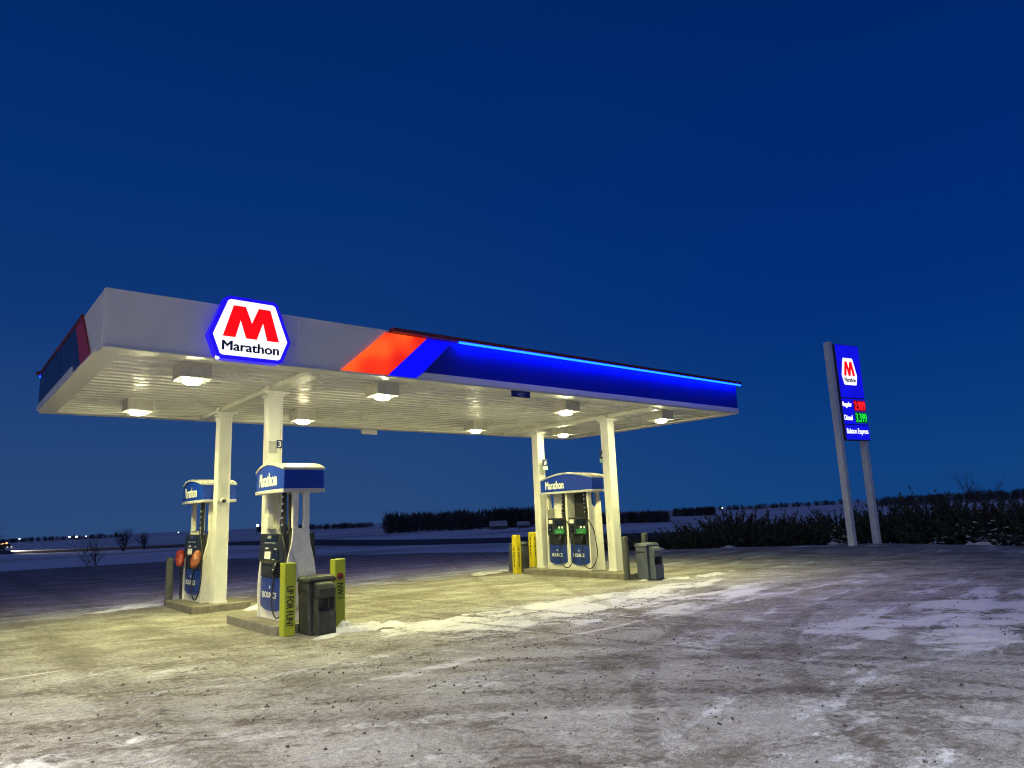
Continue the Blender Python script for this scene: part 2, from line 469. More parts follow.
def slush_z(x, y):
    a = noise.noise((x * .9, y * .9, 1.7)); b = noise.noise((x * 4.1, y * 4.1, 5.0)); c = noise.noise((x * 13, y * 13, 8.0)); d = noise.noise((x * 27, y * 27, 2.0))
    rut = abs(noise.noise((x * 1.3 + .4 * b, y * .35, 11.0)))
    return .004 + .012 * a + .013 * b * (1 + a) + .012 * max(0, c) * (1 + 1.5 * b) + .007 * d + .010 * min(rut * 4, 1) - .008
def make_slush():
    # frozen slush and ruts near the pumps: real relief over the flat lot
    st = .035; x0, x1, y0, y1 = -5.0, 11.5, -10.6, .35
    nx, ny = int((x1 - x0) / st), int((y1 - y0) / st)
    bm = bmesh.new(); rows = []
    for j in range(ny + 1):
        y = y0 + j * st; row = []
        for i in range(nx + 1):
            x = x0 + i * st
            e = min(x - x0, x1 - x, y - y0, y1 - y)
            r = math.hypot(x - CX, y - CY)
            if r < 2.6: row.append(None); continue
            z = slush_z(x, y)
            z = z * sstep(0, .9, e) - .012 * (1 - sstep(0, .8, e))
            row.append(bm.verts.new((x, y, z)))
        rows.append(row)
    for a, b in zip(rows[:-1], rows[1:]):
        for i in range(nx):
            q = (a[i], a[i + 1], b[i + 1], b[i])
            if None in q or max(v.co.z for v in q) < -.004: continue
            bm.faces.new(q)
    bmesh.ops.delete(bm, geom=[v for v in bm.verts if not v.link_faces], context='VERTS')
    me = bpy.data.meshes.new('frozen_slush'); bm.to_mesh(me); bm.free()
    for p in me.polygons: p.use_smooth = True
    me.materials.append(bpy.data.materials['frosty gravel lot'])
    o = bpy.data.objects.new('frozen_slush', me); COL.objects.link(o); tag(o, kind='structure')
make_slush()

# loose gravel and clods, and crusts of ploughed snow
def make_gravel():
    bm = bmesh.new()
    rnd = random.Random(3)
    spots = [(4.2, -5.6, 1.5, 60), (2.6, -3.4, 1.3, 34), (6.5, -5.2, 2.4, 30), (1.0, -6.0, 2.2, 34), (4.5, -7.6, 1.8, 26), (0, -3.5, 2.5, 26), (8, -8, 3, 18), (3, -5, 5, 40)]
    pts = []
    for cx, cy, sp, n in spots:
        for _ in range(n):
            gx, gy = rnd.gauss(cx, sp), rnd.gauss(cy, sp * .8); gs = rnd.uniform(.08, .45)
            pts += [(rnd.gauss(gx, gs * 1.6), rnd.gauss(gy, gs)) for _ in range(int(rnd.uniform(2, 34)))]
    if True:
        for x, y in pts:
            if math.hypot(x - CX, y - CY) < 3.2 or y > .0: continue
            s = .0025 + .014 * rnd.random() ** 7; zg = max(0, slush_z(x, y))
            if rnd.random() < .008: s *= 1.8
            vs = []
            for k in range(6):
                a = k * math.pi / 3 + rnd.random() * .6; rr = s * rnd.uniform(.55, 1.5)
                vs.append((x + rr * math.cos(a), y + rr * math.sin(a), zg - .004))
            top = [(x + (vx - x) * .55 + rnd.uniform(-.2, .2) * s, y + (vy - y) * .55, zg + s * rnd.uniform(.7, 1.1)) for vx, vy, _ in vs]
            A = [bm.verts.new(p) for p in vs]; B = [bm.verts.new(p) for p in top]
            for k in range(6): bm.faces.new([A[k], A[(k + 1) % 6], B[(k + 1) % 6], B[k]])
            bm.faces.new(B)
    me = bpy.data.meshes.new('gravel'); bm.to_mesh(me); bm.free(); me.materials.append(STONE)
    o = bpy.data.objects.new('gravel', me); COL.objects.link(o)
    tag(o, 'loose dark gravel and frozen clods scattered over the frosty lot', 'gravel', kind='stuff')
make_gravel()

def snow_crust(patches, seed, label):
    bm = bmesh.new(); rnd = random.Random(seed)
    for (cx, cy, rx, ry, h, ang, z0) in patches:
        n = 46; ca, sa = math.cos(ang), math.sin(ang); V = {}
        for i in range(n + 1):
            for j in range(n + 1):
                u, v = (i / n * 2 - 1), (j / n * 2 - 1)
                x, y = cx + (u * rx * ca - v * ry * sa), cy + (u * rx * sa + v * ry * ca)
                q = 1 - math.hypot(u, v)
                nn = noise.fractal((x * 2.3 + seed, y * 2.3, seed), .9, 2.1, 6)
                z = h * (q * 1.1 + nn * .85 - .22)
                V[i, j] = (x, y, min(z, h) * (1 + .25 * nn))
        idx = {}
        for i in range(n):
            for j in range(n):
                ks = [(i, j), (i + 1, j), (i + 1, j + 1), (i, j + 1)]
                if max(V[k][2] for k in ks) > .004:
                    fs = []
                    for k in ks:
                        if k not in idx: idx[k] = bm.verts.new((V[k][0], V[k][1], z0 + max(V[k][2], -.01)))
                        fs.append(idx[k])
                    bm.faces.new(fs)
    bmesh.ops.recalc_face_normals(bm, faces=bm.faces[:])
    me = bpy.data.meshes.new('snow_crust'); bm.to_mesh(me); bm.free(); me.materials.append(SNOW)
    for p in me.polygons: p.use_smooth = True
    o = bpy.data.objects.new('snow_crust', me); COL.objects.link(o)
    tag(o, label, 'snow', kind='stuff')

# ------------------------------------------------------------------ canopy
L, W, HB, HT = 16.24, 6.99, 4.42, 5.315
S = .272
COLS = [(3.22, 2.02), (3.22, 4.985), (12.84, 2.02), (12.84, 4.985)]
can = thing('fuel_canopy', 'long white fuel station canopy on four columns with lit red and blue fascia', 'canopy', (L / 2, W / 2, 0))
OFF = Vector((-L / 2, -W / 2, 0))
def cb(m, name, material, parent=None, **k):
    for v in m.bm.verts: v.co += OFF
    return m.build(name, material, parent or can, **k)
fx = lambda u, v, d: (u, d, v)          # near long face, depth along y
fxl = lambda u, v, d: (d, u, v)         # short faces, depth along x
# fascia backs
m = MB()
m.box(0, L, 0, .07, HB, HT - .02)
cb(m, 'fascia_panel', FASC, bevel=.006)
m = MB(); m.box(0, L, W - .07, W, HB, HT - .02); cb(m, 'fascia_panel', FASC, bevel=.006)
m = MB(); m.box(0, .07, .072, W - .072, HB + .001, HT - .021); cb(m, 'fascia_panel', FASC, bevel=.006)
m = MB(); m.box(L - .07, L, .072, W - .072, HB + .001, HT - .021); cb(m, 'fascia_panel', FASC, bevel=.006)
# vertical panel seams as slim cover strips
for x in (.06, 2.95):
    m = MB(); m.box(x - .012, x + .012, -.006, .001, HB + .02, HT - .03); cb(m, 'seam_strip', FASC)
m = MB(); m.box(-.006, .001, .05, .075, HB + .02, HT - .03); cb(m, 'seam_strip', FASC)
# roof pan
m = MB(); m.box(.075, L - .075, .075, W - .075, HT - .16, HT - .1); cb(m, 'roof', STEEL)
# red and blue lit diagonals on the near face
P_red = [(3.72, HB + .006), (4.66, HB + .006), (5.53, 5.235), (4.62, 5.235)]
m = MB(); m.prism(P_red, fx, -.035, -.004); cb(m, 'red_stripe', RED_LIT)
P_blue = [(4.672, HB + .006), (5.26, HB + .006), (5.43, 4.555), (6.08, 5.19), (6.20, 5.19), (6.20, 5.235), (5.542, 5.235)]
m = MB(); m.prism(P_blue, fx, -.035, -.004); cb(m, 'blue_stripe', BLUE_LIT)
m = MB(); m.prism([(5.445, 4.555), (L - .002, 4.555), (L - .002, 5.235), (6.21, 5.235), (6.21, 5.18), (6.09, 5.18)], fx, -.03, -.004)
cb(m, 'blue_fascia', BLUEP)
m = MB(); m.prism([(5.285, HB + .002), (L - .002, HB + .002), (L - .002, 4.548), (5.44, 4.548)], fx, -.05, -.003); cb(m, 'valance', FASC, bevel=.004)
m = MB(); m.box(4.70, L + .10, -.175, .0, 5.245, 5.318); cb(m, 'red_lip', DRED, bevel=.008)
m = MB(); m.box(6.22, L + .06, -.168, -.138, 5.20, 5.238); cb(m, 'light_strip', LED)
# short left face: grey corner, then unlit red diagonal, navy and a valance
m = MB(); m.prism([(.80, HB + .008), (1.58, HB + .008), (2.36, 5.235), (1.70, 5.235)], fxl, -.03, -.004); cb(m, 'red_stripe', REDP)
m = MB(); m.prism([(1.59, HB + .008), (2.28, HB + .008), (2.36, 4.555), (W - .01, 4.555), (W - .01, 5.235), (2.37, 5.235)], fxl, -.028, -.004); cb(m, 'navy_fascia', NAVY)
m = MB(); m.prism([(2.295, HB + .003), (W - .01, HB + .003), (W - .01, 4.548), (2.375, 4.548)], fxl, -.05, -.004); cb(m, 'valance', FASC, bevel=.004)
m = MB(); m.box(-.045, 0, 1.74, W + .1, 5.245, 5.318); cb(m, 'red_lip', DRED, bevel=.008)
m = MB(); m.box(-.03, L + .06, W + .085, W + .115, 5.195, 5.235); cb(m, 'light_strip', LED)
m = MB(); m.box(-.1, L + .1, W, W + .13, 5.245, 5.318); cb(m, 'red_lip', DRED, bevel=.008)
m = MB(); m.box(0.005, L - .005, W + .004, W + .03, 4.555, 5.235); cb(m, 'blue_fascia', BLUEP)
m = MB(); m.box(L + .004, L + .03, .01, W - .01, 4.555, 5.235); cb(m, 'blue_fascia', BLUEP)
m = MB(); m.box(L, L + .13, .0, W + .1, 5.246, 5.319); cb(m, 'red_lip', DRED, bevel=.008)
m = MB(); m.box(L + .004, L + .05, .01, W - .01, HB + .003, 4.548); cb(m, 'valance', FASC)
# flat trim round the soffit
m = MB()
m.box(.005, L - .005, -.045, .30, HB - .035, HB - .002); m.box(.005, L - .005, W - .30, W + .045, HB - .035, HB - .002)
m.box(-.045, .30, .302, W - .302, HB - .036, HB - .003); m.box(L - .30, L + .045, .302, W - .302, HB - .036, HB - .003)
cb(m, 'soffit_trim', TRIM, bevel=.006)
# ribbed deck: pans running along the canopy
prof = []
y = .30
pitch = .305
while y < W - .31:
    prof += [(y, HB + .045), (y + pitch - .055, HB + .045), (y + pitch - .042, HB + .018), (y + pitch - .013, HB + .018), (y + pitch - .001, HB + .045)]
    y += pitch
m = MB()
m.loft([[(x, yy, zz) for yy, zz in prof] for x in [.28 + (L - .56) * i / 8 for i in range(9)]], cap=False, closed=False)
cb(m, 'soffit_deck', DECK)
# cross beams under the deck
for cx, _ in COLS[::2]:
    xc = cx + S / 2
    m = MB(); m.box(xc - .085, xc + .085, .30, W - .30, HB - .055, HB + .044); m.box(xc - .13, xc + .13, .31, W - .31, HB - .075, HB - .053)
    cb(m, 'beam', TRIM, bevel=.004)
for ci, (cx, cy) in enumerate(COLS):
    xc, yc = cx + S / 2, cy + S / 2
    m = MB()
    h = S / 2 - .012
    m.box(xc - h, xc + h, yc - h, yc + h, .15, HB - .13)
    t_ = .035                                   # corner angles stand proud of the cladding
    for sx in (-1, 1):
        for sy in (-1, 1):
            ax, ay = xc + sx * S / 2, yc + sy * S / 2
            m.box(min(ax, ax - sx * t_), max(ax, ax - sx * t_), min(ay, ay - sy * t_), max(ay, ay - sy * t_), .151, HB - .131)
    c = cb(m, 'column', WHITE, bevel=.004)
    m = MB(); m.box(xc - .24, xc + .24, yc - .17, yc + .17, HB - .128, HB - .078); m.box(xc - .15, xc + .15, yc - .1, yc + .1, HB - .076, HB + .03)
    m.box(xc - .17, xc + .17, yc - .155, yc + .155, HB - .175, HB - .13)
    o = cb(m, 'cap', WHITE, c, bevel=.004)
    m = MB(); m.box(xc - .155, xc + .155, yc - .155, yc + .155, .15, .19); cb(m, 'base_plate', WHITE, c, bevel=.004)
    if ci == 1:
        m = MB()
        m.tube([(xc - .02, yc - S / 2 + .01, 2.36), (xc - .02, yc - S / 2 - .10, 2.34)], .055, 16)
        sp = cb(m, 'drain_spout', HOUSING, c, smooth=False)
        m = MB(); m.tube([(xc - .02, yc - S / 2 - .101, 2.34), (xc - .02, yc - S / 2 - .104, 2.34)], .042, 16); cb(m, 'mouth', BINK, c)

# ------------------------------------------------------------------ canopy lights
LIGHTS = [((1.5, .95), 'square canopy light at the front left, beside the glowing letter sign'),
          ((5.1, .95), 'square canopy light hanging just behind the glowing red fascia stripe'),
          ((10.2, .95), 'front canopy light left of the right hand pair of columns, nearer the blue fascia'),
          ((13.9, .95), 'canopy light at the far right end of the soffit, right of all columns'),
          ((1.5, 4.8), 'flaring canopy light at the back left corner of the soffit'),
          ((5.1, 4.8), 'rear canopy light seen just right of the column numbered three'),
          ((10.3, 4.8), 'rear canopy light near the middle, left of the right hand columns'),
          ((13.7, 4.7), 'rear canopy light seen between the two right hand columns')]
lp = None
for i, ((x, y), lab) in enumerate(LIGHTS):
    if lp is None:
        lp = thing('canopy_light', lab, 'light fixture', (x, y, HB + .04), 0, 'square lights under the canopy')
        m = MB(); m.box(-.245, .245, -.245, .245, -.24, 0); m.box(-.258, .258, -.258, .258, -.255, -.238); m.build('housing', HOUSING, lp, bevel=.008)
        m = MB(); rings = []
        for rr, zz in ((.165, -.256), (.155, -.28), (.12, -.31), (.07, -.326), (.02, -.331)):
            rings.append([(rr * math.cos(2 * math.pi * k / 24), rr * math.sin(2 * math.pi * k / 24), zz) for k in range(24)])
        m.loft(rings); m.build('lens', LENS, lp, smooth=True)
        m = MB(); m.tube([(.172 * math.cos(2 * math.pi * k / 32), .172 * math.sin(2 * math.pi * k / 32), -.26) for k in range(33)], .012, 8, cap=False); m.build('lens_ring', RING, lp)
        ld = bpy.data.lights.new('canopy_lamp', 'SPOT')
        ld.energy = 360; ld.color = (1, .97, .26); ld.shadow_soft_size = .18; ld.spot_size = R(158); ld.spot_blend = .75
        lo = bpy.data.objects.new('canopy_lamp', ld); COL.objects.link(lo)
        lo.location = (0, 0, -.40); lo.parent = lp
        o = lp
    else:
        o = copy_tree(lp); o.location = (x, y, HB + .04); o['label'] = lab

# ------------------------------------------------------------------ lit letter sign
sg = thing('letter_sign', 'white six sided lit sign with blue rim and big red letter M on the fascia', 'sign', (2.06, -.04, HB))
hexa = [(-.66, .33), (-.43, .945), (-.36, .99), (.36, .99), (.43, .945), (.66, .33), (.53, -.01), (.46, -.05), (-.46, -.05), (-.53, -.01)]
def inset(poly, k):
    cx = sum(p[0] for p in poly) / len(poly); cy = .47
    out = []
    n = len(poly)
    for i in range(n):
        p0, p1, p2 = Vector(poly[i - 1]), Vector(poly[i]), Vector(poly[(i + 1) % n])
        a = (p1 - p0).normalized(); b = (p2 - p1).normalized()
        na, nb = Vector((a.y, -a.x)), Vector((b.y, -b.x))
        d = (na + nb).normalized(); q = k / max(.3, d.dot(na))
        out.append(tuple(p1 + d * q))
    return out
m = MB(); m.prism(hexa, fx, -.16, .03); m.build('rim', SIGN_BLUE, sg, bevel=.006)
m = MB(); m.prism(inset(hexa, .062), fx, -.170, -.15); m.build('face', SIGN_WHITE, sg)
Mpoly = [(-.45, .31), (-.295, .83), (-.105, .83), (0, .565), (.105, .83), (.295, .83), (.45, .31), (.255, .31), (.18, .60), (.085, .31), (-.085, .31), (-.18, .60), (-.255, .31)]
m = MB(); m.prism(Mpoly, fx, -.184, -.172); m.build('letter', SIGN_RED, sg)
text('lettering', 'Marathon', SIGN_TXT, sg, (0, -.173, .165), (1, 0, 0), (0, 0, 1), height=.15, width=.90, depth=.003, bold=.05)

# clearance boards
for nm, lab, loc, front in (('clearance_sign', 'small navy height clearance board hanging under the blue front fascia', (7.9, -.03, 4.33), True),
                            ('clearance_sign', 'plain pale back of a clearance board hanging from the rear canopy edge', (8.07, 7.01, 4.33), False)):
    o = thing(nm, lab, 'sign', loc)
    m = MB(); m.box(-.26, .26, -.012, .012, -.08, .055); m.build('board', NAVY if front else HEADW, o, bevel=.003)
    for bx in (-.225, .225):
        m = MB(); m.box(bx - .015, bx + .015, -.006, .006, .055, .09); m.build('bracket', STEEL, o)
    if front: text('lettering', "14'2\"", LETGREY, o, (0, -.013, -.02), (1, 0, 0), (0, 0, 1), height=.075, depth=.003, bold=.01)

# number plate and little notices on the columns
o = thing('number_plate', 'dark plate with white numeral on a grey strip, front left column', 'sign', (3.356, 2.018, 3.30))
m = MB(); m.box(-.134, .03, -.006, -.002, -.17, .06); m.build('strip', mat('grey strip', (.42, .42, .42), .5), o)
m = MB(); m.box(.02, .128, -.014, -.0065, -.075, .085); m.build('plate', NAVY, o, bevel=.002)
text('numeral', '3', LETW, o, (.074, -.0145, .005), (1, 0, 0), (0, 0, 1), height=.11, depth=.002, bold=.03)
for cx, cy, lab in ((12.84, 4.985, 'blue and green notice on the rear right column beside the fuel pump header'),
                    (12.84, 2.02, 'blue and green notice sticking out from the front right column')):
    o = thing('column_notice', lab, 'sign', (cx + (S - .02 if cy > 3 else -.005), cy - .02 if cy > 3 else cy + S, 3.24), 0, 'notices on the right hand columns')
    w = .2
    m = MB(); m.box(-w / 2, w / 2, -.02, .0, -.02, .2); m.build('upper_panel', NAVY, o, bevel=.003)
    m = MB(); m.box(-w / 2, w / 2, -.021, .001, -.13, -.022); m.build('lower_panel', mat('mint panel', (.42, .70, .58), .4), o, bevel=.003)
    m = MB(); m.prism([(-.05, .03), (.0, .15), (.05, .1), (.03, .04)], fx, -.025, -.021); m.build('mark', LETW, o)

# ------------------------------------------------------------------ islands
def island(x0, x1, y0, y1, lab):
    o = MB(); h = .15; pts = []
    r = .09
    for (px, py, a0) in ((x1 - r, y1 - r, 0), (x0 + r, y1 - r, 90), (x0 + r, y0 + r, 180), (x1 - r, y0 + r, 270)):
        for k in range(5):
            a = R(a0 + k * 22.5); pts.append((px + r * math.cos(a) - (x0 + x1) / 2, py + r * math.sin(a) - (y0 + y1) / 2))
    o.prism(pts, lambda u, v, d: (u, v, d), -.05, h)
    ob = o.build('pump_island', CONC, None, bevel=.015)
    ob.location = ((x0 + x1) / 2, (y0 + y1) / 2, 0)
    return tag(ob, lab, 'kerb island', 'concrete pump islands')
island(2.74, 3.97, 4.74, 6.98, 'concrete island under the pump with bagged nozzles, leftmost')
island(2.76, 3.97, .42, 2.76, 'concrete island beside the lime bollards, nearest the viewer')
island(12.35, 13.57, 1.12, 5.42, 'long concrete island under the double wide pump on the right')

# ------------------------------------------------------------------ pumps
def make_pump(loc, LN, nb, label, sail, HL, hoff):
    D = .25                                   # half depth of the body; the header overhangs it
    p = thing('fuel_pump', label, 'fuel pump', loc, 0, 'fuel pumps under the canopy')
    h = LN / 2
    # lower cabinet
    m = MB(); m.box(-D, D, -h + .06, h - .06, 0, .70); m.build('cabinet', PUMPW, p, bevel=.012)
    # end panels
    if sail:
        prof = [(-.28, 0), (.28, 0), (.285, .5), (.275, .75), (.25, .95), (.215, 1.12), (.175, 1.27), (.155, 1.42), (.15, 1.55), (-.15, 1.55), (-.155, 1.42), (-.175, 1.27), (-.215, 1.12), (-.25, .95), (-.275, .75), (-.285, .5)]
    else:
        prof = [(-.28, 0), (.28, 0), (.27, 1.1), (.255, 1.93), (0, 1.74), (-.255, 1.93), (-.27, 1.1)]
    for sy in (-1, 1):
        m = MB(); m.prism(prof, fxl_swap, sy * h - (.05 if sy > 0 else 0), sy * h + (.05 if sy < 0 else 0)); m.build('end_panel', PUMPW, p, bevel=.008)
        for sx in (-1, 1):
            m = MB()
            if sail: m.box(sx * .10 - .05, sx * .10 + .05, sy * (h - .05) - .043, sy * (h - .05) + .043, 1.551, 2.18)
            else: m.box(sx * .17 - .06, sx * .17 + .06, sy * (h - .055) - .043, sy * (h - .055) + .043, 1.72, 2.18)
            m.build('upright', PUMPW, p, bevel=.006)
    bw = (LN - .12 - .12 * (nb - 1)) / nb
    for b in range(nb):
        y0 = -h + .06 + b * (bw + .12); y1 = y0 + bw; yc = (y0 + y1) / 2
        if b:
            m = MB(); m.box(-D - .015, D + .015, y0 - .10, y0 - .02, .0, 2.18); m.build('upright', PUMPW, p, bevel=.006)
        if nb > 1:
            m = MB(); m.box(-.02, .02, y0 + .03, y1 - .03, 1.46, 2.17); m.build('back_panel', PUMPW if b == 1 else PUMPD, p)
        for sx in (-1, 1):
            right = (0, -sx * -1, 0) if sx > 0 else (0, -1, 0)
            # bulging blue skirt with curved lower edge
            m = MB(); N = 12; rows = []
            for k in range(N + 1):
                u = k / N * 2 - 1; yy = yc + u * (bw / 2 - .01)
                bul = .045 * (1 - u * u)
                zb = .20 - .07 * (1 - u * u) + .02
                rows.append([(sx * (D + .002 + bul), yy, zb), (sx * (D + .002 + bul), yy, .70), (sx * (D - .03), yy, .70), (sx * (D - .03), yy, zb)])
            m.loft(rows); m.build('skirt', PUMPB, p)
            text('skirt_lettering', 'BOUNCE', LETW, p, (sx * (D + .048), yc, .42), right, (0, 0, 1), height=.095, width=bw * .56, depth=.004, bold=.05)
            m = MB(); m.box(sx * (D + .048) - .004, sx * (D + .048) + .004, yc - .02, yc + .02, .53, .575); m.build('skirt_mark', LETW, p)
            # black nozzle bay and sloped display head
            poly = [(D - .07, .705), (D + .005, .705), (D, .95), (D + .055, 1.0), (D + .025, 1.47), (D - .07, 1.47)]
            m = MB(); m.prism([(sx * a, z) for a, z in poly], fxl_swap, y0 + .015, y1 - .015); hd = m.build('display_head', PUMPD, p, bevel=.01)
            fxp = lambda z: sx * (D + .055 - (z - 1.0) / .47 * .03 + .004)
            def plate(name, ya, yb, za, zb, mt, par=p, th=.006):
                mm = MB()
                A = [(fxp(za), ya, za), (fxp(za), yb, za), (fxp(zb), yb, zb), (fxp(zb), ya, zb)]
                B = [(x + sx * th, y_, z) for x, y_, z in A]
                mm.loft([A, B]); return mm.build(name, mt, par)
            fl = lambda t: yc - sx * -1 * (t - .5) * bw if sx > 0 else yc - (t - .5) * bw   # t: left to right seen from that side
            def pl(name, ta, tb, za, zb, mt, par):
                a, b_ = sorted((fl(ta), fl(tb))); return plate(name, a, b_, za, zb, mt, par)
            if nb > 1:
                pl('screen', .08, .30, 1.31, 1.42, STICK, hd); pl('keypad', .10, .28, 1.06, 1.24, GLASS, hd)
                pl('price_display', .44, .90, 1.26, 1.42, GLASS, hd)
                pl('grade_panel', .42, .94, 1.02, 1.15, GREENP, hd); pl('grade_label', .50, .78, 1.05, 1.10, STICK, hd)
                pl('notice', .62, .72, 1.17, 1.23, STICK, hd); pl('notice', .80, .88, 1.17, 1.23, STICK, hd); pl('notice', .13, .22, 1.13, 1.16, LETGREY, hd)
            else:
                pl('screen', .30, .74, 1.32, 1.44, GLASS, hd); pl('logo_plate', .36, .50, 1.385, 1.435, STICK, hd)
                pl('price_strip', .24, .70, 1.305, 1.315, LETGREY, hd); pl('card_slot', .30, .42, 1.20, 1.23, LETGREY, hd)
                pl('receipt_slot', .28, .52, 1.03, 1.16, STICK, hd); pl('keypad', .60, .84, 1.03, 1.2, GLASS, hd)
                pl('notice', .66, .74, 1.19, 1.215, STICK, hd); pl('notice', .60, .70, 1.02, 1.045, STICK, hd)
            # nozzle in its boot
            ny = fl(.72); z0 = .74
            m = MB(); m.box(min(sx * (D + .004), sx * (D + .012)), max(sx * (D + .004), sx * (D + .012)), ny - .09, ny + .09, .73, .94); m.build('boot', GLASS, p)
            m = MB()
            m.tube([(sx * (D + 0.070), ny, .76), (sx * (D + 0.080), ny, .84), (sx * (D + 0.055), ny, .92), (sx * (D + 0.020), ny, .985)], [.022, .032, .03, .016], 10)
            m.tube([(sx * (D + 0.080), ny, .77), (sx * (D + 0.125), ny, .82), (sx * (D + 0.110), ny, .90)], .009, 6)
            nz = m.build('nozzle', NOZ, p, smooth=True)
            m = MB(); m.box(sx * (D + .09) - .012, sx * (D + .09) + .012, ny - .02, ny + .02, .83, .87); m.build('nozzle_cover', STICK if (b + nb) % 2 else GREENP, nz)
            # hose loop, then up the mast to the header
            ey = fl(1.10 if nb == 1 else 1.28); my = fl(.86)
            pts = [(sx * (D + 0.070), ny, .76), (sx * (D + 0.085), ny + (ny - my) * .2, .5), (sx * (D + 0.100), ny, .25), (sx * (D + 0.120), (ny + ey) / 2, .085), (sx * (D + 0.120), ey, .14), (sx * (D + 0.100), ey + (ey - my) * .5, .45), (sx * (D + 0.070), ey + (ey - my) * .3, .85), (sx * (D + 0.055), ey, 1.2), (sx * (D + 0.030), my, 1.55), (sx * (D + 0.010), my, 1.85), (sx * (D + 0.000), my, 2.2)]
            sm = []
            V = [Vector(q) for q in pts]
            for i in range(len(V) - 1):
                p0, p1, p2, p3 = V[max(i - 1, 0)], V[i], V[i + 1], V[min(i + 2, len(V) - 1)]
                for j in range(6):
                    t = j / 6
                    sm.append(.5 * ((2 * p1) + (p2 - p0) * t + (2 * p0 - 5 * p1 + 4 * p2 - p3) * t * t + (3 * p1 - p0 - 3 * p2 + p3) * t ** 3))
            sm.append(V[-1])
            m = MB(); m.tube(sm, .014, 8); hs = m.build('hose', RUB, p, smooth=True)
            for zz in (1.62, 1.74, 1.86, 1.98, 2.10):
                m = MB(); m.tube([(sx * (D + .008), my, zz - .018), (sx * (D + .008), my, zz + .018)], .024, 8); m.build('hose_clamp', RING, hs)
            m = MB(); m.box(sx * (D - .03) - .02, sx * (D - .03) + .02, my - .05, my + .05, 1.47, 2.19); m.build('hose_mast', PUMPD, p)
    # header: bulged in plan, arched on top
    hx = .365; N = 24; hh_ = HL / 2
    def ring(yy, zb, zt, ex):
        u = yy / hh_
        bul = .05 * (1 - u * u)
        x = hx + bul + ex
        yy += hoff
        return [(-x + .03, yy, zb), (x + .03, yy, zb), (x + .03, yy, zt), (-x + .03, yy, zt)]
    def arch(yy):
        u = yy / hh_
        return .16 * (math.cos(u * math.pi * .5) ** 1.0) if not sail else .12 * (math.cos(u * math.pi * .5))
    ys = [(-1 + 2 * k / N) * hh_ for k in range(N + 1)]
    e = .012
    ys2 = [y_ * (1 + e / hh_) for y_ in ys]
    m = MB(); m.loft([ring(y_, 2.235, 2.56 + arch(y_), 0) for y_ in ys]); hb = m.build('header', HEADB, p)
    m = MB(); m.loft([ring(y_, 2.175, 2.237, .02) for y_ in ys2]); m.build('header_trim', HEADW, hb, bevel=.006)
    m = MB(); m.loft([ring(y_, 2.561 + arch(y_ / (1 + e / hh_)), 2.605 + arch(y_ / (1 + e / hh_)), .02) for y_ in ys2]); m.build('header_trim', HEADW, hb, bevel=.006)
    for sx in (-1, 1):
        right = (0, -1, 0) if sx < 0 else (0, 1, 0)
        tw = HL * .60 if sail else .80
        yoff = (0 if sail else -.42 * sx)
        t = text('header_lettering', 'Marathon', LETW, hb, (0, yoff, 2.42 if sail else 2.43), right, (0, 0, 1), height=.23, width=tw, depth=.0, bold=.05)
        for v in t.data.vertices:
            u = v.co.y / hh_; v.co.x = .03 + sx * (hx + .05 * (1 - u * u) + .006 + abs(v.co.x)); v.co.y += hoff
    return p
fxl_swap = lambda u, v, d: (u, d, v)
make_pump((3.33, 6.05, .15), 1.40, 1, 'fuel pump with red and orange bags over its nozzles, behind the leftmost column', True, 1.50, 0)
make_pump((3.33, 1.31, .15), 1.26, 1, 'fuel pump behind the lime bollards, in front of the column numbered three', True, 1.32, 0)
make_pump((12.90, 3.63, .15), 1.78, 2, 'double wide fuel pump standing between the two right hand columns', False, 2.14, -.07)

# bags over nozzles
def bag(name, loc, mt, lab, tilt, s):
    m = MB(); rings = []; n = 22
    for k in range(15):
        t = k / 14
        r = s * (.34 + .66 * max(0, math.sin((.12 + t * .80) * math.pi)) ** .7) * .125
        ring = []
        for a in range(n):
            th = 2 * math.pi * a / n
            w = 1 + .42 * noise.fractal((math.cos(th) * 1.9 + loc[1], math.sin(th) * 1.9, t * 3.6), .8, 2.2, 4)
            ring.append((r * w * math.cos(th) * .8, r * w * math.sin(th), (t - .5) * .44 * s))
        rings.append(ring)
    m.loft(rings)
    o = m.build(name, mt, None, smooth=True)
    o.location = loc; o.rotation_euler = tilt
    return tag(o, lab, 'bag', 'bags over the pump nozzles')
bag('nozzle_bag', (2.90, 6.46, 1.10), BAGR, 'crumpled red plastic bag hanging off the far side of the left pump', (R(-24), R(14), R(20)), .86)
bag('nozzle_bag', (2.92, 5.32, 1.10), BAGO, 'orange plastic bag over the pump nozzle next to the leftmost column', (R(-26), R(16), R(-10)), .86)

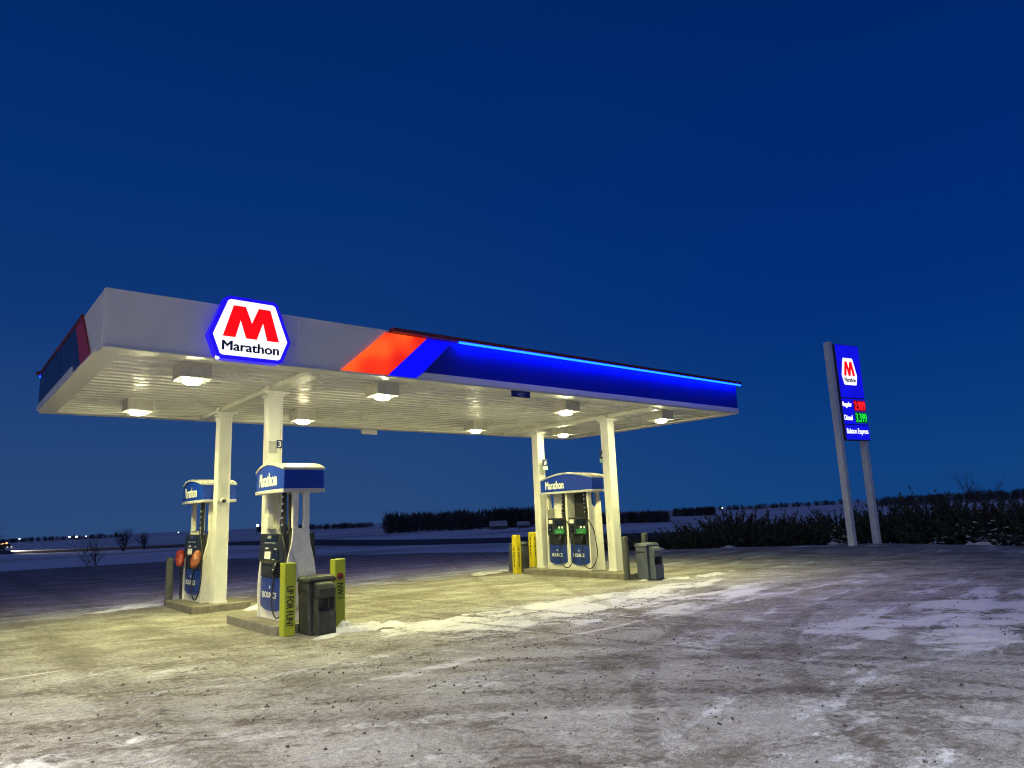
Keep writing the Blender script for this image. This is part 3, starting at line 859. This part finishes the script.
# ------------------------------------------------------------------ bollards
def sleeve(x, y, mt, lab, words, mark, hgt=1.15, z=0):
    o = thing('sleeved_bollard', lab, 'bollard', (x, y, z), 0, 'yellow sleeved bollards')
    a = .1
    m = MB(); m.box(-a, a, -a, a, 0, hgt); m.build('sleeve', mt, o, bevel=.018, seg=3)
    for wd, faces, zc, hgt_t, ln in words:
        for f in faces:
            if f == 'y': text('lettering', wd, BLK, o, (0, -a - .001, zc), (0, 0, -1), (1, 0, 0), height=hgt_t, width=ln, depth=.003, bold=.04)
            else: text('lettering', wd, BLK, o, (-a - .001, 0, zc), (0, 0, -1), (0, -1, 0), height=hgt_t, width=ln, depth=.003, bold=.06)
    if mark:
        m = MB(); m.tube([(0, -a - .0005, mark), (0, -a - .004, mark)], .062, 20); rd = m.build('roundel', ROUNDEL, o)
        m = MB(); m.prism([(-.035, mark - .03), (-.02, mark + .025), (0, mark), (.02, mark + .025), (.035, mark - .03), (.015, mark - .015), (0, mark - .035), (-.015, mark - .015)], fx, -a - .007, -a - .0045); m.build('mark', BIN, rd)
    return o
sleeve(2.935, .27, LIME, 'lime yellow bollard lettered down its side, left of the dark bin', [('UP FOR FUN?', 'y', .47, .115, .62)], None)
sleeve(3.845, .33, LIME, 'lime yellow bollard with a dark red roundel, right of the dark bin', [('NW.1', 'y', .62, .10, .25)], .86)
sleeve(12.34, 5.62, YEL, 'bright yellow lettered bollard in front of the slate bin, left of right island', [('UP FOR FUN?', 'xy', .5, .06, .6)], None)
sleeve(13.02, 5.62, YEL, 'bright yellow lettered bollard close against the left side of the rear right column', [('UP FOR FUN?', 'xy', .62, .06, .6)], None, z=.15, hgt=1.06)
def gray_bollard(x, y, lab, r=.085, h=1.1):
    o = MB(); o.tube([(0, 0, 0), (0, 0, h - .04), (0, 0, h - .012), (0, 0, h)], [r, r, r * .9, r * .55], 20)
    ob = o.build('steel_bollard', BOLG, None, bevel=0, smooth=False); ob.location = (x, y, 0)
    return tag(ob, lab, 'bollard', 'grey steel bollards')
gray_bollard(12.34, 1.22, 'grey steel pipe bollard standing left of the slate bin by the right column')
gray_bollard(13.02, 1.12, 'grey bollard top just showing above the slate bin beside the right column', h=1.16)
gray_bollard(2.90, 7.30, 'grey steel pipe bollard behind the left pump, leftmost post in the photo')

# ------------------------------------------------------------------ bins with squeegee boxes
def make_bin(loc, rz, mt, lab):
    o = thing('waste_bin', lab, 'waste bin', loc, rz, 'waste bins with windscreen service boxes')
    o.scale = (.92, .95, .98)
    m = MB()
    rings = []
    for z, a in ((0, .225), (.06, .235), (.62, .25), (.66, .258), (.80, .262), (.84, .26)):
        rings.append([(-a, -.19, z), (a, -.19, z), (a, .21, z), (-a, .21, z)])
    m.loft(rings); m.build('body', mt, o, bevel=.025, seg=3)
    m = MB(); rings = []
    for z, k in ((.842, 1.06), (.885, 1.06), (.925, .93), (.94, .7)):
        rings.append([(-.26 * k, -.20 * k, z), (.26 * k, -.20 * k, z), (.26 * k, .22 * k, z), (-.26 * k, .22 * k, z)])
    m.loft(rings); m.build('lid', mt, o, bevel=.02, seg=3)
    for sx in (-1, 1):
        m = MB(); m.box(sx * .262 - .008, sx * .262 + .008, -.13, .14, .69, .735); m.build('handle_slot', BINK, o, bevel=.004)
    # service box on the front
    m = MB()
    m.prism([(-.195, .02), (-.40, .02), (-.40, .36), (-.375, .40), (-.195, .40)], lambda u, v, d: (d, u, v), -.17, .17); m.build('wash_bucket', mt, o, bevel=.015)
    m = MB(); m.prism([(-.195, .60), (-.38, .60), (-.39, .74), (-.34, .82), (-.195, .85)], lambda u, v, d: (d, u, v), -.17, .17); m.build('towel_hood', mt, o, bevel=.02)
    m = MB(); m.box(-.15, .15, -.30, -.195, .402, .598); m.build('recess', BINK, o)
    for sx in (-1, 1):
        m = MB(); m.box(sx * .158 - .012, sx * .158 + .012, -.37, -.196, .401, .599); m.build('side_cheek', mt, o, bevel=.005)
    m = MB(); m.tube([(.06, -.33, .36), (.07, -.31, .62)], .012, 8); m.box(-.04, .14, -.35, -.31, .41, .44); m.build('squeegee', BINK, o)
    return o
make_bin((3.36, .10, 0), R(3), BIN, 'dark green grey waste bin between the two lime bollards')
make_bin((12.70, .80, 0), R(-2), BIN2, 'slate grey waste bin with snowy hood, right of the front right column')
make_bin((12.80, 6.02, 0), R(180), BIN2, 'slate waste bin half hidden behind the bright yellow bollard at the far end')
make_bin((3.45, 7.50, 0), R(180), BIN, 'dark waste bin mostly hidden behind the pump with bagged nozzles')

# snow lying about
snow_crust([(4.25, -.15, .75, .35, .10, .2, 0), (3.95, .05, .35, .22, .13, 1, 0), (5.2, -.75, 1.2, .4, .045, .15, 0), (3.35, -.45, .5, .12, .05, .1, 0)], 5, 'ploughed white snow crust heaped beside the dark bin and lime bollard')
snow_crust([(13.2, .25, .7, .25, .06, .1, 0), (12.45, .72, .3, .2, .06, .3, 0), (14.5, .1, 1.2, .3, .03, .1, 0)], 8, 'thin snow crust round the slate bin at the right column')
snow_crust([(4.15, 4.6, .5, .25, .06, .3, 0), (2.3, 7.6, 1.2, .35, .05, .4, 0), (11.9, 6.6, 1.0, .35, .06, .2, 0)], 11, 'bits of snow left at the back ends of the pump islands')

# ------------------------------------------------------------------ price sign
ps = thing('price_sign', 'tall two legged blue price sign with red and green prices by the shrubs', 'sign', (26.7, 2.0, -.02), math.atan2(-.2, 1))
for x0, zt in ((.04, 8.38), (1.58, 8.17)):
    m = MB(); m.box(x0 + .02, x0 + .24, -.02, .25, -.6, zt); m.build('pole', STEEL, ps, bevel=.02)
m = MB(); m.box(.345, 1.89, -.07, -.022, 4.22, 8.30); m.box(.37, 1.55, -.02, .25, 4.24, 8.28); m.build('cabinet', PSIGN_DARK, ps, bevel=.01)
m = MB(); m.box(.36, 1.87, -.085, -.072, 6.02, 8.27); f = m.build('logo_face', PSIGN_BLUE, ps)
ku, kv = .78, 1.18; cx, cz = 1.06, 6.58
mv = lambda poly: [(cx + u * ku, cz + v * kv) for u, v in poly]
m = MB(); m.prism(mv(inset(hexa, .03)), fx, -.094, -.087); m.build('shield', SIGN_WHITE, f)
m = MB(); m.prism(mv(Mpoly), fx, -.102, -.096); m.build('letter', SIGN_RED, f)
text('lettering', 'Marathon', SIGN_TXT, f, (cx, -.0945, cz + .165 * kv), (1, 0, 0), (0, 0, 1), height=.18, width=.70, depth=.003, bold=.05)
m = MB(); m.box(.36, 1.87, -.085, -.072, 4.90, 5.97); f = m.build('price_face', PSIGN_BLUE, ps)
text('lettering', 'Regular', SIGN_WHITE, f, (.67, -.0855, 5.70), (1, 0, 0), (0, 0, 1), height=.25, width=.56, depth=.003, bold=.06)
text('lettering', 'Diesel', SIGN_WHITE, f, (.65, -.0855, 5.17), (1, 0, 0), (0, 0, 1), height=.21, width=.50, depth=.003, bold=.06)
for z, bm_, dm, s_ in ((5.68, LEDR_BACK, LED_RED, '2.989'), (5.18, LEDG_BACK, LED_GRN, '3.399')):
    m = MB(); m.box(1.08, 1.85, -.096, -.0855, z - .235, z + .235); bd = m.build('price_board', bm_, f)
    text('price_digits', s_, dm, bd, (1.465, -.0965, z), (1, 0, 0), (0, 0, 1), height=.36, width=.68, depth=.003, bold=.04)
m = MB(); m.box(.38, 1.88, -.09, -.072, 4.26, 4.86); f = m.build('name_face', PSIGN_BLUE, ps)
text('lettering', 'Balaton Express', SIGN_WHITE, f, (1.12, -.0905, 4.58), (1, 0, 0), (0, 0, 1), height=.28, width=1.36, depth=.003, bold=.03)

# ------------------------------------------------------------------ vegetation
def branch_tree(bm_, rnd, base, d, length, r, depth, spread, kids, gnarl=.25, n=4):
    pts = [Vector(base)]; dd = Vector(d).normalized(); seg = 4
    for i in range(seg):
        dd = (dd + Vector((rnd.uniform(-1, 1), rnd.uniform(-1, 1), rnd.uniform(-.4, .8))) * gnarl).normalized()
        pts.append(pts[-1] + dd * length / seg)
    bm_.tube(pts, [r * (1 - .55 * i / seg) for i in range(seg + 1)], n if depth > 1 else 3, cap=False)
    if depth <= 0: return
    for _ in range(kids):
        t = rnd.uniform(.35, 1.0); i = min(seg - 1, int(t * seg)); q = pts[i].lerp(pts[i + 1], t * seg - i)
        side = Vector((rnd.uniform(-1, 1), rnd.uniform(-1, 1), rnd.uniform(-.1, .9))).normalized()
        nd = (dd * (1 - spread) + side * spread).normalized()
        branch_tree(bm_, rnd, q, nd, length * rnd.uniform(.5, .75), r * .48, depth - 1, spread, kids, gnarl, n)

def bare_tree(name, loc, h, seed, lab, cat='tree', stems=1, spread=.55, depth=4, kids=4, group=None, r=None):
    rnd = random.Random(seed)
    o = thing(name, lab, cat, loc, 0, group)
    r = r or h * .022
    m = MB(); tw = MB()
    for s_ in range(stems):
        lean = Vector((rnd.uniform(-.5, .5), rnd.uniform(-.5, .5), 1)) if stems > 1 else Vector((.08, .02, 1))
        pts = [Vector((rnd.uniform(-.1, .1) * (stems > 1), rnd.uniform(-.1, .1) * (stems > 1), -.3))]
        for i in range(5):
            lean = (lean + Vector((rnd.uniform(-.12, .12), rnd.uniform(-.12, .12), 0))).normalized()
            pts.append(pts[-1] + lean * h * .62 / 5)
        m.tube(pts, [r * (1 - .13 * i) for i in range(6)], 7)
        for i in range(2, 6):
            for _ in range(kids):
                side = Vector((rnd.uniform(-1, 1), rnd.uniform(-1, 1), rnd.uniform(.1, .9))).normalized()
                branch_tree(tw, rnd, pts[i], (lean * .5 + side).normalized(), h * rnd.uniform(.2, .36), r * .4, depth - 2, spread, kids)
    m.build('trunk', BARK, o); tw.build('crown', TWIG, o)
    return o

def juniper_mesh(seed, w, h):
    """arching feathery plumes thrown out from the middle"""
    rnd = random.Random(seed); sticks = MB(); m = MB()
    for b in range(150):
        a = rnd.uniform(0, 2 * math.pi); el = R(rnd.uniform(12, 62)); ln = rnd.uniform(.55, 1.0)
        rr = rnd.random() ** .7 * .42
        a0 = a + rnd.uniform(-.5, .5)
        p = Vector((rr * w * math.cos(a0), rr * w * math.sin(a0), h * rnd.uniform(0, .35) * (1 - rr)))
        d = Vector((math.cos(a) * math.cos(el), math.sin(a) * math.cos(el), math.sin(el)))
        pts = [p]; seg = 7
        for i in range(seg):
            d = (d + Vector((rnd.uniform(-.07, .07), rnd.uniform(-.07, .07), .02 if i < 4 else -.05))).normalized()
            pts.append(pts[-1] + Vector((d.x * w * .5, d.y * w * .5, d.z * h * .85)) * ln / seg)
        if b % 3 == 0: sticks.tube(pts[::2], [.022, .016, .010, .006], 3, cap=False)
        for i in range(1, seg + 1):
            dirn = (pts[i] - pts[i - 1]).normalized()
            for k in range(11):
                side = Vector((rnd.uniform(-1, 1), rnd.uniform(-1, 1), rnd.uniform(-.7, .9))).normalized()
                nd = (dirn * 1.2 + side * .75).normalized()
                q = pts[i - 1].lerp(pts[i], rnd.random())
                l_ = rnd.uniform(.09, .24) * (1.2 - .75 * i / seg); wd = l_ * .17
                sd = nd.cross(Vector((rnd.uniform(-1, 1), rnd.uniform(-1, 1), rnd.uniform(-1, 1)))).normalized() * wd
                m.face([q, q + nd * l_ * .45 + sd, q + nd * l_, q + nd * l_ * .45 - sd])
    return sticks, m
protos = []
JL = [  # x, y, width, height, where
    ((23.0, 11.2), 2.0, .75, 'low dark juniper just right of the slate bin, at the lot edge'),
    ((24.4, 9.9), 2.2, .95, 'low juniper second in the hedge from the slate bin'),
    ((25.6, 9.1), 2.2, 1.15, 'spreading juniper third in the hedge from the slate bin'),
    ((26.7, 8.5), 2.3, 1.5, 'feathery juniper in the middle of the hedge, left half'),
    ((27.7, 7.8), 2.5, 1.95, 'tall peaked juniper, highest in the hedge left of the price sign'),
    ((28.6, 6.6), 2.4, 1.6, 'bushy juniper right of the highest one in the left hedge'),
    ((29.3, 5.4), 2.4, 1.5, 'dark juniper two shrubs left of the price sign'),
    ((30.0, 4.1), 2.4, 1.75, 'upright dark juniper directly left of the price sign pole'),
    ((31.0, 2.3), 2.5, 2.0, 'dark juniper seen between the two poles of the price sign'),
    ((31.0, .5), 2.6, 2.35, 'tall juniper directly right of the price sign'),
    ((30.9, -1.0), 2.6, 2.1, 'juniper behind the slim bare tree right of the sign'),
    ((30.5, -2.4), 2.7, 1.9, 'juniper with snowy branches at its foot, right of the bare tree'),
    ((30.1, -3.8), 2.7, 1.8, 'broad dark juniper fourth from the right edge of the photo'),
    ((30.0, -5.2), 2.7, 1.75, 'broad dark juniper third from the right edge of the photo'),
    ((29.8, -6.6), 2.8, 1.55, 'broad dark juniper second from the right edge of the photo'),
    ((29.6, -8.2), 2.8, 1.6, 'dark juniper cut off by the right edge of the photo')]
for s_ in (1, 2, 3):
    st, lf = juniper_mesh(s_, 2.0, 1.6)
    pr = thing('juniper_shrub', 'x', 'shrub')
    st.build('branches', BARK, pr); lf.build('foliage', JUN, pr)
    protos.append(pr)
for i, ((x, y), w, h, lab) in enumerate(JL):
    o = protos[i] if i < 3 else copy_tree(protos[i % 3])
    o.location = (x, y, field_z(x, y) - .05)
    dz = -field_z(x, y)
    o.scale = (w / 1.9, w / 1.9, (h + dz) / 1.55); o.rotation_euler = (0, 0, i * 1.7)
    tag(o, lab, 'shrub', 'dark junipers along the lot edge')
snow_crust([(28.2, 3.4, .7, .3, .12, .2, -.06), (28.6, -1.9, .9, .35, .16, 1.4, -.1), (25.6, 6.9, .5, .3, .12, .2, -.07), (23.4, 8.9, .4, .3, .10, .2, -.06)], 21, 'small low heaps of snow lying at the feet of the junipers')

def at(az, r): return (CX + r * math.sin(R(az)), CY + r * math.cos(R(az)))
def snow_flecks():
    rnd = random.Random(5); m = MB()
    for _ in range(420):
        cx, cy, sx, sy = rnd.choice(((29.4, -1.6, .5, .8), (29.3, -3.0, .5, .7), (29.2, -4.9, .4, .6), (29.0, 3.6, .4, .5), (26.4, 7.6, .3, .4)))
        x, y = rnd.gauss(cx, sx), rnd.gauss(cy, sy); z = max(.0, abs(rnd.gauss(0, .35)) + rnd.uniform(-.1, .1)) + field_z(x, y) * .3
        r = rnd.uniform(.015, .075)
        for k in range(rnd.randint(1, 3)):
            p = Vector((x, y, z)) + Vector((rnd.uniform(-1, 1), rnd.uniform(-1, 1), rnd.uniform(-.4, .4))) * r
            q = [p + Vector((rnd.uniform(-1, 1) * 1.6, rnd.uniform(-1, 1) * 1.6, rnd.uniform(-.5, .6))) * r for _ in range(4)]
            for f in ((0, 1, 2), (0, 2, 3), (0, 1, 3), (1, 2, 3)): m.face([q[i] for i in f])
    o = m.build('snow_flecks', SNOW); tag(o, 'bits of snow caught in the lower juniper branches', 'snow', kind='stuff')
snow_flecks()
bare_tree('bare_tree', (29.4, -1.9, -.3), 3.3, 12, 'slim leafless tree rising above the junipers right of the price sign', spread=.5, depth=5, kids=3, r=.045)
bare_tree('bare_bush', (5.6, 32.6, -.3), 2.2, 31, 'leafless thin bush at the far left edge of the lot', 'bush', stems=7, depth=4, kids=2, r=.02)
x, y = at(11.2, 150)
bare_tree('bare_bush', (x, y, field_z(x, y)), 4.6, 33, 'twiggy bush on the field, left of the pump with bags', 'bush', stems=6, depth=4, kids=3, r=.07)
x, y = at(12.5, 155)
bare_tree('bare_bush', (x, y, field_z(x, y)), 3.8, 35, 'smaller twiggy bush on the field, nearest the left pump', 'bush', stems=6, depth=4, kids=3, r=.06)
x, y = at(3.5, 90)
bare_tree('bare_tree', (x, y, field_z(x, y)), 4.6, 37, 'dark leafless tree cut off by the left edge of the photo', spread=.6, depth=5, kids=4, r=.09)

def woodland(name, lab, spots, hmin, hmax, seed):
    """a far-off wood that reads as one mass: many thin bare crowns"""
    rnd = random.Random(seed); m = MB()
    for (x, y) in spots:
        h = rnd.uniform(hmin, hmax); z = field_z(x, y) - .3
        w = h * rnd.uniform(.25, .42)
        m.tube([(x, y, z), (x + rnd.uniform(-.2, .2), y, z + h * .7)], [h * .02, h * .01], 4, cap=False)
        for k in range(80):
            t = rnd.random() ** .9; a = rnd.uniform(0, 6.283); zz = z + h * (.02 + .70 * t)
            ln = h * rnd.uniform(.14, .34); o_ = w * (1 - .6 * abs(t - .4)) * rnd.random() ** .5
            p = Vector((x + o_ * math.cos(a), y + o_ * math.sin(a), zz))
            d = Vector((math.cos(a) * .5, math.sin(a) * .5, rnd.uniform(.5, 1.2))).normalized()
            s_ = Vector((math.sin(a + rnd.uniform(-1, 1)), -math.cos(a), 0)) * rnd.uniform(.08, .32) * h * .1
            m.face([p - s_, p + s_, p + d * ln])
    o = m.build(name, WOOD); tag(o, lab, 'wood', kind='stuff'); return o
rw = random.Random(77)
woodland('woodland', 'dark leafless wood on the snowy field left of the right hand columns', [at(rw.uniform(29.8, 41.5), rw.uniform(205, 262)) for _ in range(210)], 5.0, 7.6, 1)
woodland('woodland', 'dark wood behind the right hand pump and column', [at(rw.uniform(43, 52.2), rw.uniform(190, 215)) for _ in range(160)], 3.2, 4.4, 2)
woodland('tree_belt', 'long low tree belt on the fields right of the right hand column', [at(rw.uniform(52.6, 55.6), rw.uniform(330, 350)) for _ in range(80)], 4, 5, 3)
woodland('tree_belt', 'faint tree line on the horizon at the far left', [at(rw.uniform(-4, 11), rw.uniform(640, 720)) for _ in range(260)], 2.2, 5.0, 4)
woodland('tree_belt', 'faint tree line on the horizon between the two left columns', [at(rw.uniform(20, 29), rw.uniform(560, 640)) for _ in range(170)], 3, 6, 5)
woodland('tree_belt', 'faint tree line on the horizon left of the price sign', [at(rw.uniform(56, 66), rw.uniform(620, 700)) for _ in range(110)], 3.5, 6, 6)
woodland('hill_wood', 'dark wood along the hilltop at the right edge', [at(rw.uniform(67, 86), rw.uniform(300, 400)) for _ in range(330)], 3.2, 5.5, 7)

# ------------------------------------------------------------------ far buildings, yard lights, truck
def house(x, y, w, d, h, rz, lab):
    o = thing('farm_shed', lab, 'shed', (x, y, field_z(x, y) - .1), rz, 'sheds on the snowy fields')
    m = MB(); m.box(-w / 2, w / 2, -d / 2, d / 2, 0, h); m.build('wall', HOUSEW, o)
    m = MB(); m.prism([(-d / 2 - .3, h), (d / 2 + .3, h), (0, h + d * .4)], lambda u, v, e: (e, u, v), -w / 2 - .3, w / 2 + .3); m.build('roof', ROOFS, o)
    m = MB(); m.box(-w * .3, -w * .1, -d / 2 - .03, -d / 2 + .02, h * .35, h * .75); m.build('window', GLASS, o)
    m = MB(); m.box(w * .1, w * .28, -d / 2 - .03, -d / 2 + .02, 0, h * .85); m.build('door', PSIGN_DARK, o)
    return o
x, y = at(38.6, 190); house(x, y, 4.0, 3.4, 1.0, R(-30), 'small snow roofed shed at the edge of the wood, left one')
x, y = at(40.6, 190); house(x, y, 2.6, 2.6, .9, R(-30), 'smaller snow roofed shed against the rear right column')
def yard_light(az, r, h, s, lab):
    x, y = at(az, r); z = field_z(x, y)
    o = thing('yard_light', lab, 'yard light', (x, y, z), 0, 'lit yard lamps far off')
    m = MB(); m.tube([(0, 0, -.5), (0, 0, h)], [.12, .08], 6); m.tube([(0, 0, h - .2), (0, -.8, h + .1)], .05, 5); m.build('pole', BARK, o)
    m = MB(); rings = []
    for k in range(7):
        a = math.pi * k / 6; rr = max(.02, math.sin(a)) * s
        rings.append([(rr * math.cos(q * math.pi / 5), -.8 + rr * math.sin(q * math.pi / 5), h - math.cos(a) * s * .8) for q in range(10)])
    m.loft(rings); m.build('lamp', YARD, o, smooth=True)
EYE = 1.787
def yl(az, el, r, s, lab):
    x, y = at(az, r); h = EYE + math.tan(R(el)) * r - field_z(x, y)
    yard_light(az, r, max(2.5, h), s * .78, lab)
yl(7.88, -.30, 520, .75, 'white yard light far left, upper one of a close pair')
yl(8.3, -.55, 420, .7, 'brightest yard light far left, lowest of the cluster')
yl(8.85, -.36, 520, .5, 'faint yard light at the right end of the far left cluster')
yl(5.1, -.38, 480, .5, 'small yard light just right of the amber lit truck')
yl(14.6, -.42, 460, .4, 'faint yard light on the fields left of the leftmost bollard')
yl(20.0, -.05, 330, .75, 'bright yard light showing between the two left columns')
yl(56.2, -.40, 520, .55, 'white yard light on the fields left of the price sign')
yl(80.8, -.25, 300, .35, 'faint yard light on the wooded hill at the right')

tx, ty = at(4.35, 203); tz = field_z(tx, ty) + .5
tr = thing('plough_truck', 'small truck with amber roof beacons lighting the snow at far left', 'truck', (tx, ty, tz), R(-66))
tr.scale = (.62, .62, .62)
m = MB(); m.box(-3.2, 2.4, -1.1, 1.1, .55, .95); m.build('chassis', PSIGN_DARK, tr, bevel=.05)
m = MB(); m.box(.3, 1.7, -1.05, 1.05, .95, 2.5); m.box(1.7, 2.9, -1.0, 1.0, .95, 1.6); m.build('cab', TRUCKP, tr, bevel=.12)
m = MB(); m.box(1.0, 1.66, -1.07, 1.07, 1.7, 2.3); m.build('window', GLASS, tr, bevel=.03)
m = MB(); m.prism([(-3.1, 1.0), (.1, 1.0), (.2, 2.2), (-3.3, 2.2)], fx, -1.1, 1.1); m.build('hopper', TRUCKP, tr, bevel=.05)
for wx in (-2.3, 2.0):
    for wy in (-1.0, 1.0):
        m = MB(); m.tube([(wx, wy - .15, .5), (wx, wy + .15, .5)], .5, 18); w_ = m.build('wheel', TYRE, tr)
        m = MB(); m.tube([(wx, wy - .17, .5), (wx, wy + .17, .5)], .26, 14); m.build('rim', STEEL, w_)
m = MB(); m.prism([(3.2, .15), (3.5, .3), (3.35, .8), (3.6, 1.3), (3.5, 1.3), (3.2, .8), (3.35, .3)], fx, -1.6, 1.6); m.build('plough_blade', STEEL, tr)
for bx in (-2.6, -.2, 1.0):
    m = MB(); m.cyl((bx, -.6 if bx < 0 else 0, 2.3 if bx < 0 else 2.5), .42, .55, 12, .3); m.build('beacon', AMBER, tr)
for hy in (-.75, .75):
    m = MB(); m.tube([(2.88, hy, 1.2), (2.96, hy, 1.2)], .2, 12); m.build('headlight', HEADL, tr)
ld = bpy.data.lights.new('headlight_beam', 'SPOT'); ld.energy = 22000; ld.color = (1, .93, .8); ld.spot_size = R(70); ld.spot_blend = .6; ld.shadow_soft_size = .2
lo = bpy.data.objects.new('headlight_beam', ld); COL.objects.link(lo); lo.parent = tr; lo.location = (3.7, 0, 1.4); lo.rotation_euler = (R(80), 0, R(-82))

# ------------------------------------------------------------------ light
# blue strips under the fascia lip (the place's own LED lamps)
for x0, x1, yy, tilt in ((6.2, 16.3, -.12, 42), (-.1, 16.3, W + .12, -42)):
    ld = bpy.data.lights.new('led_strip_lamp', 'AREA'); ld.shape = 'RECTANGLE'; ld.size = x1 - x0; ld.size_y = .03; ld.energy = 120 if yy < 0 else 105; ld.color = (.36, .26, 1)
    lo = bpy.data.objects.new('led_strip_lamp', ld); COL.objects.link(lo); lo.location = ((x0 + x1) / 2, yy - (.03 if yy < 0 else -.03), 5.17); lo.rotation_euler = (R(-tilt), 0, 0); ld.spread = R(110)
# the shop's wall lamps, behind the viewer
for x, y, z, e, cl in ((-7.5, -5.0, 4.5, 6900, (1, .92, .76)), (-2.5, -16.5, 5, 8000, (.90, .94, 1)), (7, -17, 5, 1300, (.88, .94, 1))):
    ld = bpy.data.lights.new('shop_wall_lamp', 'SPOT'); ld.energy = e; ld.color = cl; ld.spot_size = R(164); ld.spot_blend = .45; ld.shadow_soft_size = .5
    lo = bpy.data.objects.new('shop_wall_lamp', ld); COL.objects.link(lo); lo.location = (x, y, z)     # full cut-off, straight down
# last of the daylight
ld = bpy.data.lights.new('sun', 'SUN'); ld.energy = .19; ld.angle = R(40); ld.color = (1, .96, .94)
lo = bpy.data.objects.new('sun', ld); COL.objects.link(lo); lo.rotation_euler = (R(52), 0, R(-62))

w = bpy.data.worlds.new('World'); scene.world = w; w.use_nodes = True
t = NT(w.node_tree); bg = w.node_tree.nodes['Background']
g = t.n('ShaderNodeTexCoord').outputs['Generated']
s3 = t.n('ShaderNodeSeparateXYZ', {0: g})
sky = t.n('ShaderNodeTexSky', sky_type='NISHITA', sun_disc=False, sun_elevation=R(-4.5), sun_rotation=R(-30), ozone_density=6.0, air_density=1.0, dust_density=.6)
ramp = t.n('ShaderNodeValToRGB', {0: s3.outputs[2]})
cr = ramp.color_ramp
stops = [(0.0, (.0240, .0680, .190)), (.10, (.0180, .0600, .188)), (.25, (.0052, .0390, .180)), (.42, (.0012, .0290, .165)), (.62, (.0004, .0215, .138)), (1, (.0002, .016, .11))]
cr.elements[0].position, cr.elements[0].color = stops[0][0], (*stops[0][1], 1)
cr.elements[1].position, cr.elements[1].color = stops[-1][0], (*stops[-1][1], 1)
for p_, c_ in stops[1:-1]:
    e = cr.elements.new(p_); e.color = (*c_, 1)
ramp2 = t.n('ShaderNodeValToRGB', {0: s3.outputs[2]})
cr = ramp2.color_ramp
stops = [(0.0, (.0060, .0540, .205)), (.10, (.0028, .0440, .205)), (.25, (.0004, .0280, .190)), (.42, (.0002, .0220, .165)), (.62, (.0002, .0190, .135)), (1, (.0002, .016, .11))]
cr.elements[0].position, cr.elements[0].color = stops[0][0], (*stops[0][1], 1)
cr.elements[1].position, cr.elements[1].color = stops[-1][0], (*stops[-1][1], 1)
for p_, c_ in stops[1:-1]:
    e = cr.elements.new(p_); e.color = (*c_, 1)
azf = t.step(t.math('ADD', s3.outputs[0], t.math('MULTIPLY', s3.outputs[1], -.5)), -.1, .75)
c = t.mix(azf, ramp.outputs[0], ramp2.outputs[0])
c = t.mix(1.0, c, t.mix(1.0, sky.outputs[0], (.004, .010, .02), 'MULTIPLY'), 'ADD')
w.node_tree.links.new(c, bg.inputs[0]); bg.inputs[1].default_value = 1.0

# ------------------------------------------------------------------ camera
f_px, pit, yaw, roll = 697.63, .1844, .7010, -.0414
fw = Vector((math.sin(yaw) * math.cos(pit), math.cos(yaw) * math.cos(pit), math.sin(pit)))
rt = Vector((math.cos(yaw), -math.sin(yaw), 0)); up = rt.cross(fw)
c_, s_ = math.cos(roll), math.sin(roll)
r2 = rt * c_ + up * s_; u2 = up * c_ - rt * s_
cam = bpy.data.cameras.new('camera'); co = bpy.data.objects.new('camera', cam); COL.objects.link(co)
M = Matrix((r2, u2, -fw)).transposed().to_4x4(); M.translation = Vector((-1.7806, -11.2253, 1.7873)); co.matrix_world = M
cam.sensor_width = 36; cam.lens = f_px / 1024 * 36; cam.clip_end = 9000; cam.clip_start = .05
scene.camera = co
scene.view_settings.view_transform = 'Standard'; scene.view_settings.look = 'None'; scene.view_settings.exposure = 0; scene.view_settings.gamma = 1
scene.cycles.use_denoising = True
scene.cycles.filter_width = 1.1
scene.cycles.sample_clamp_indirect = 4.0
scene.cycles.max_bounces = 6
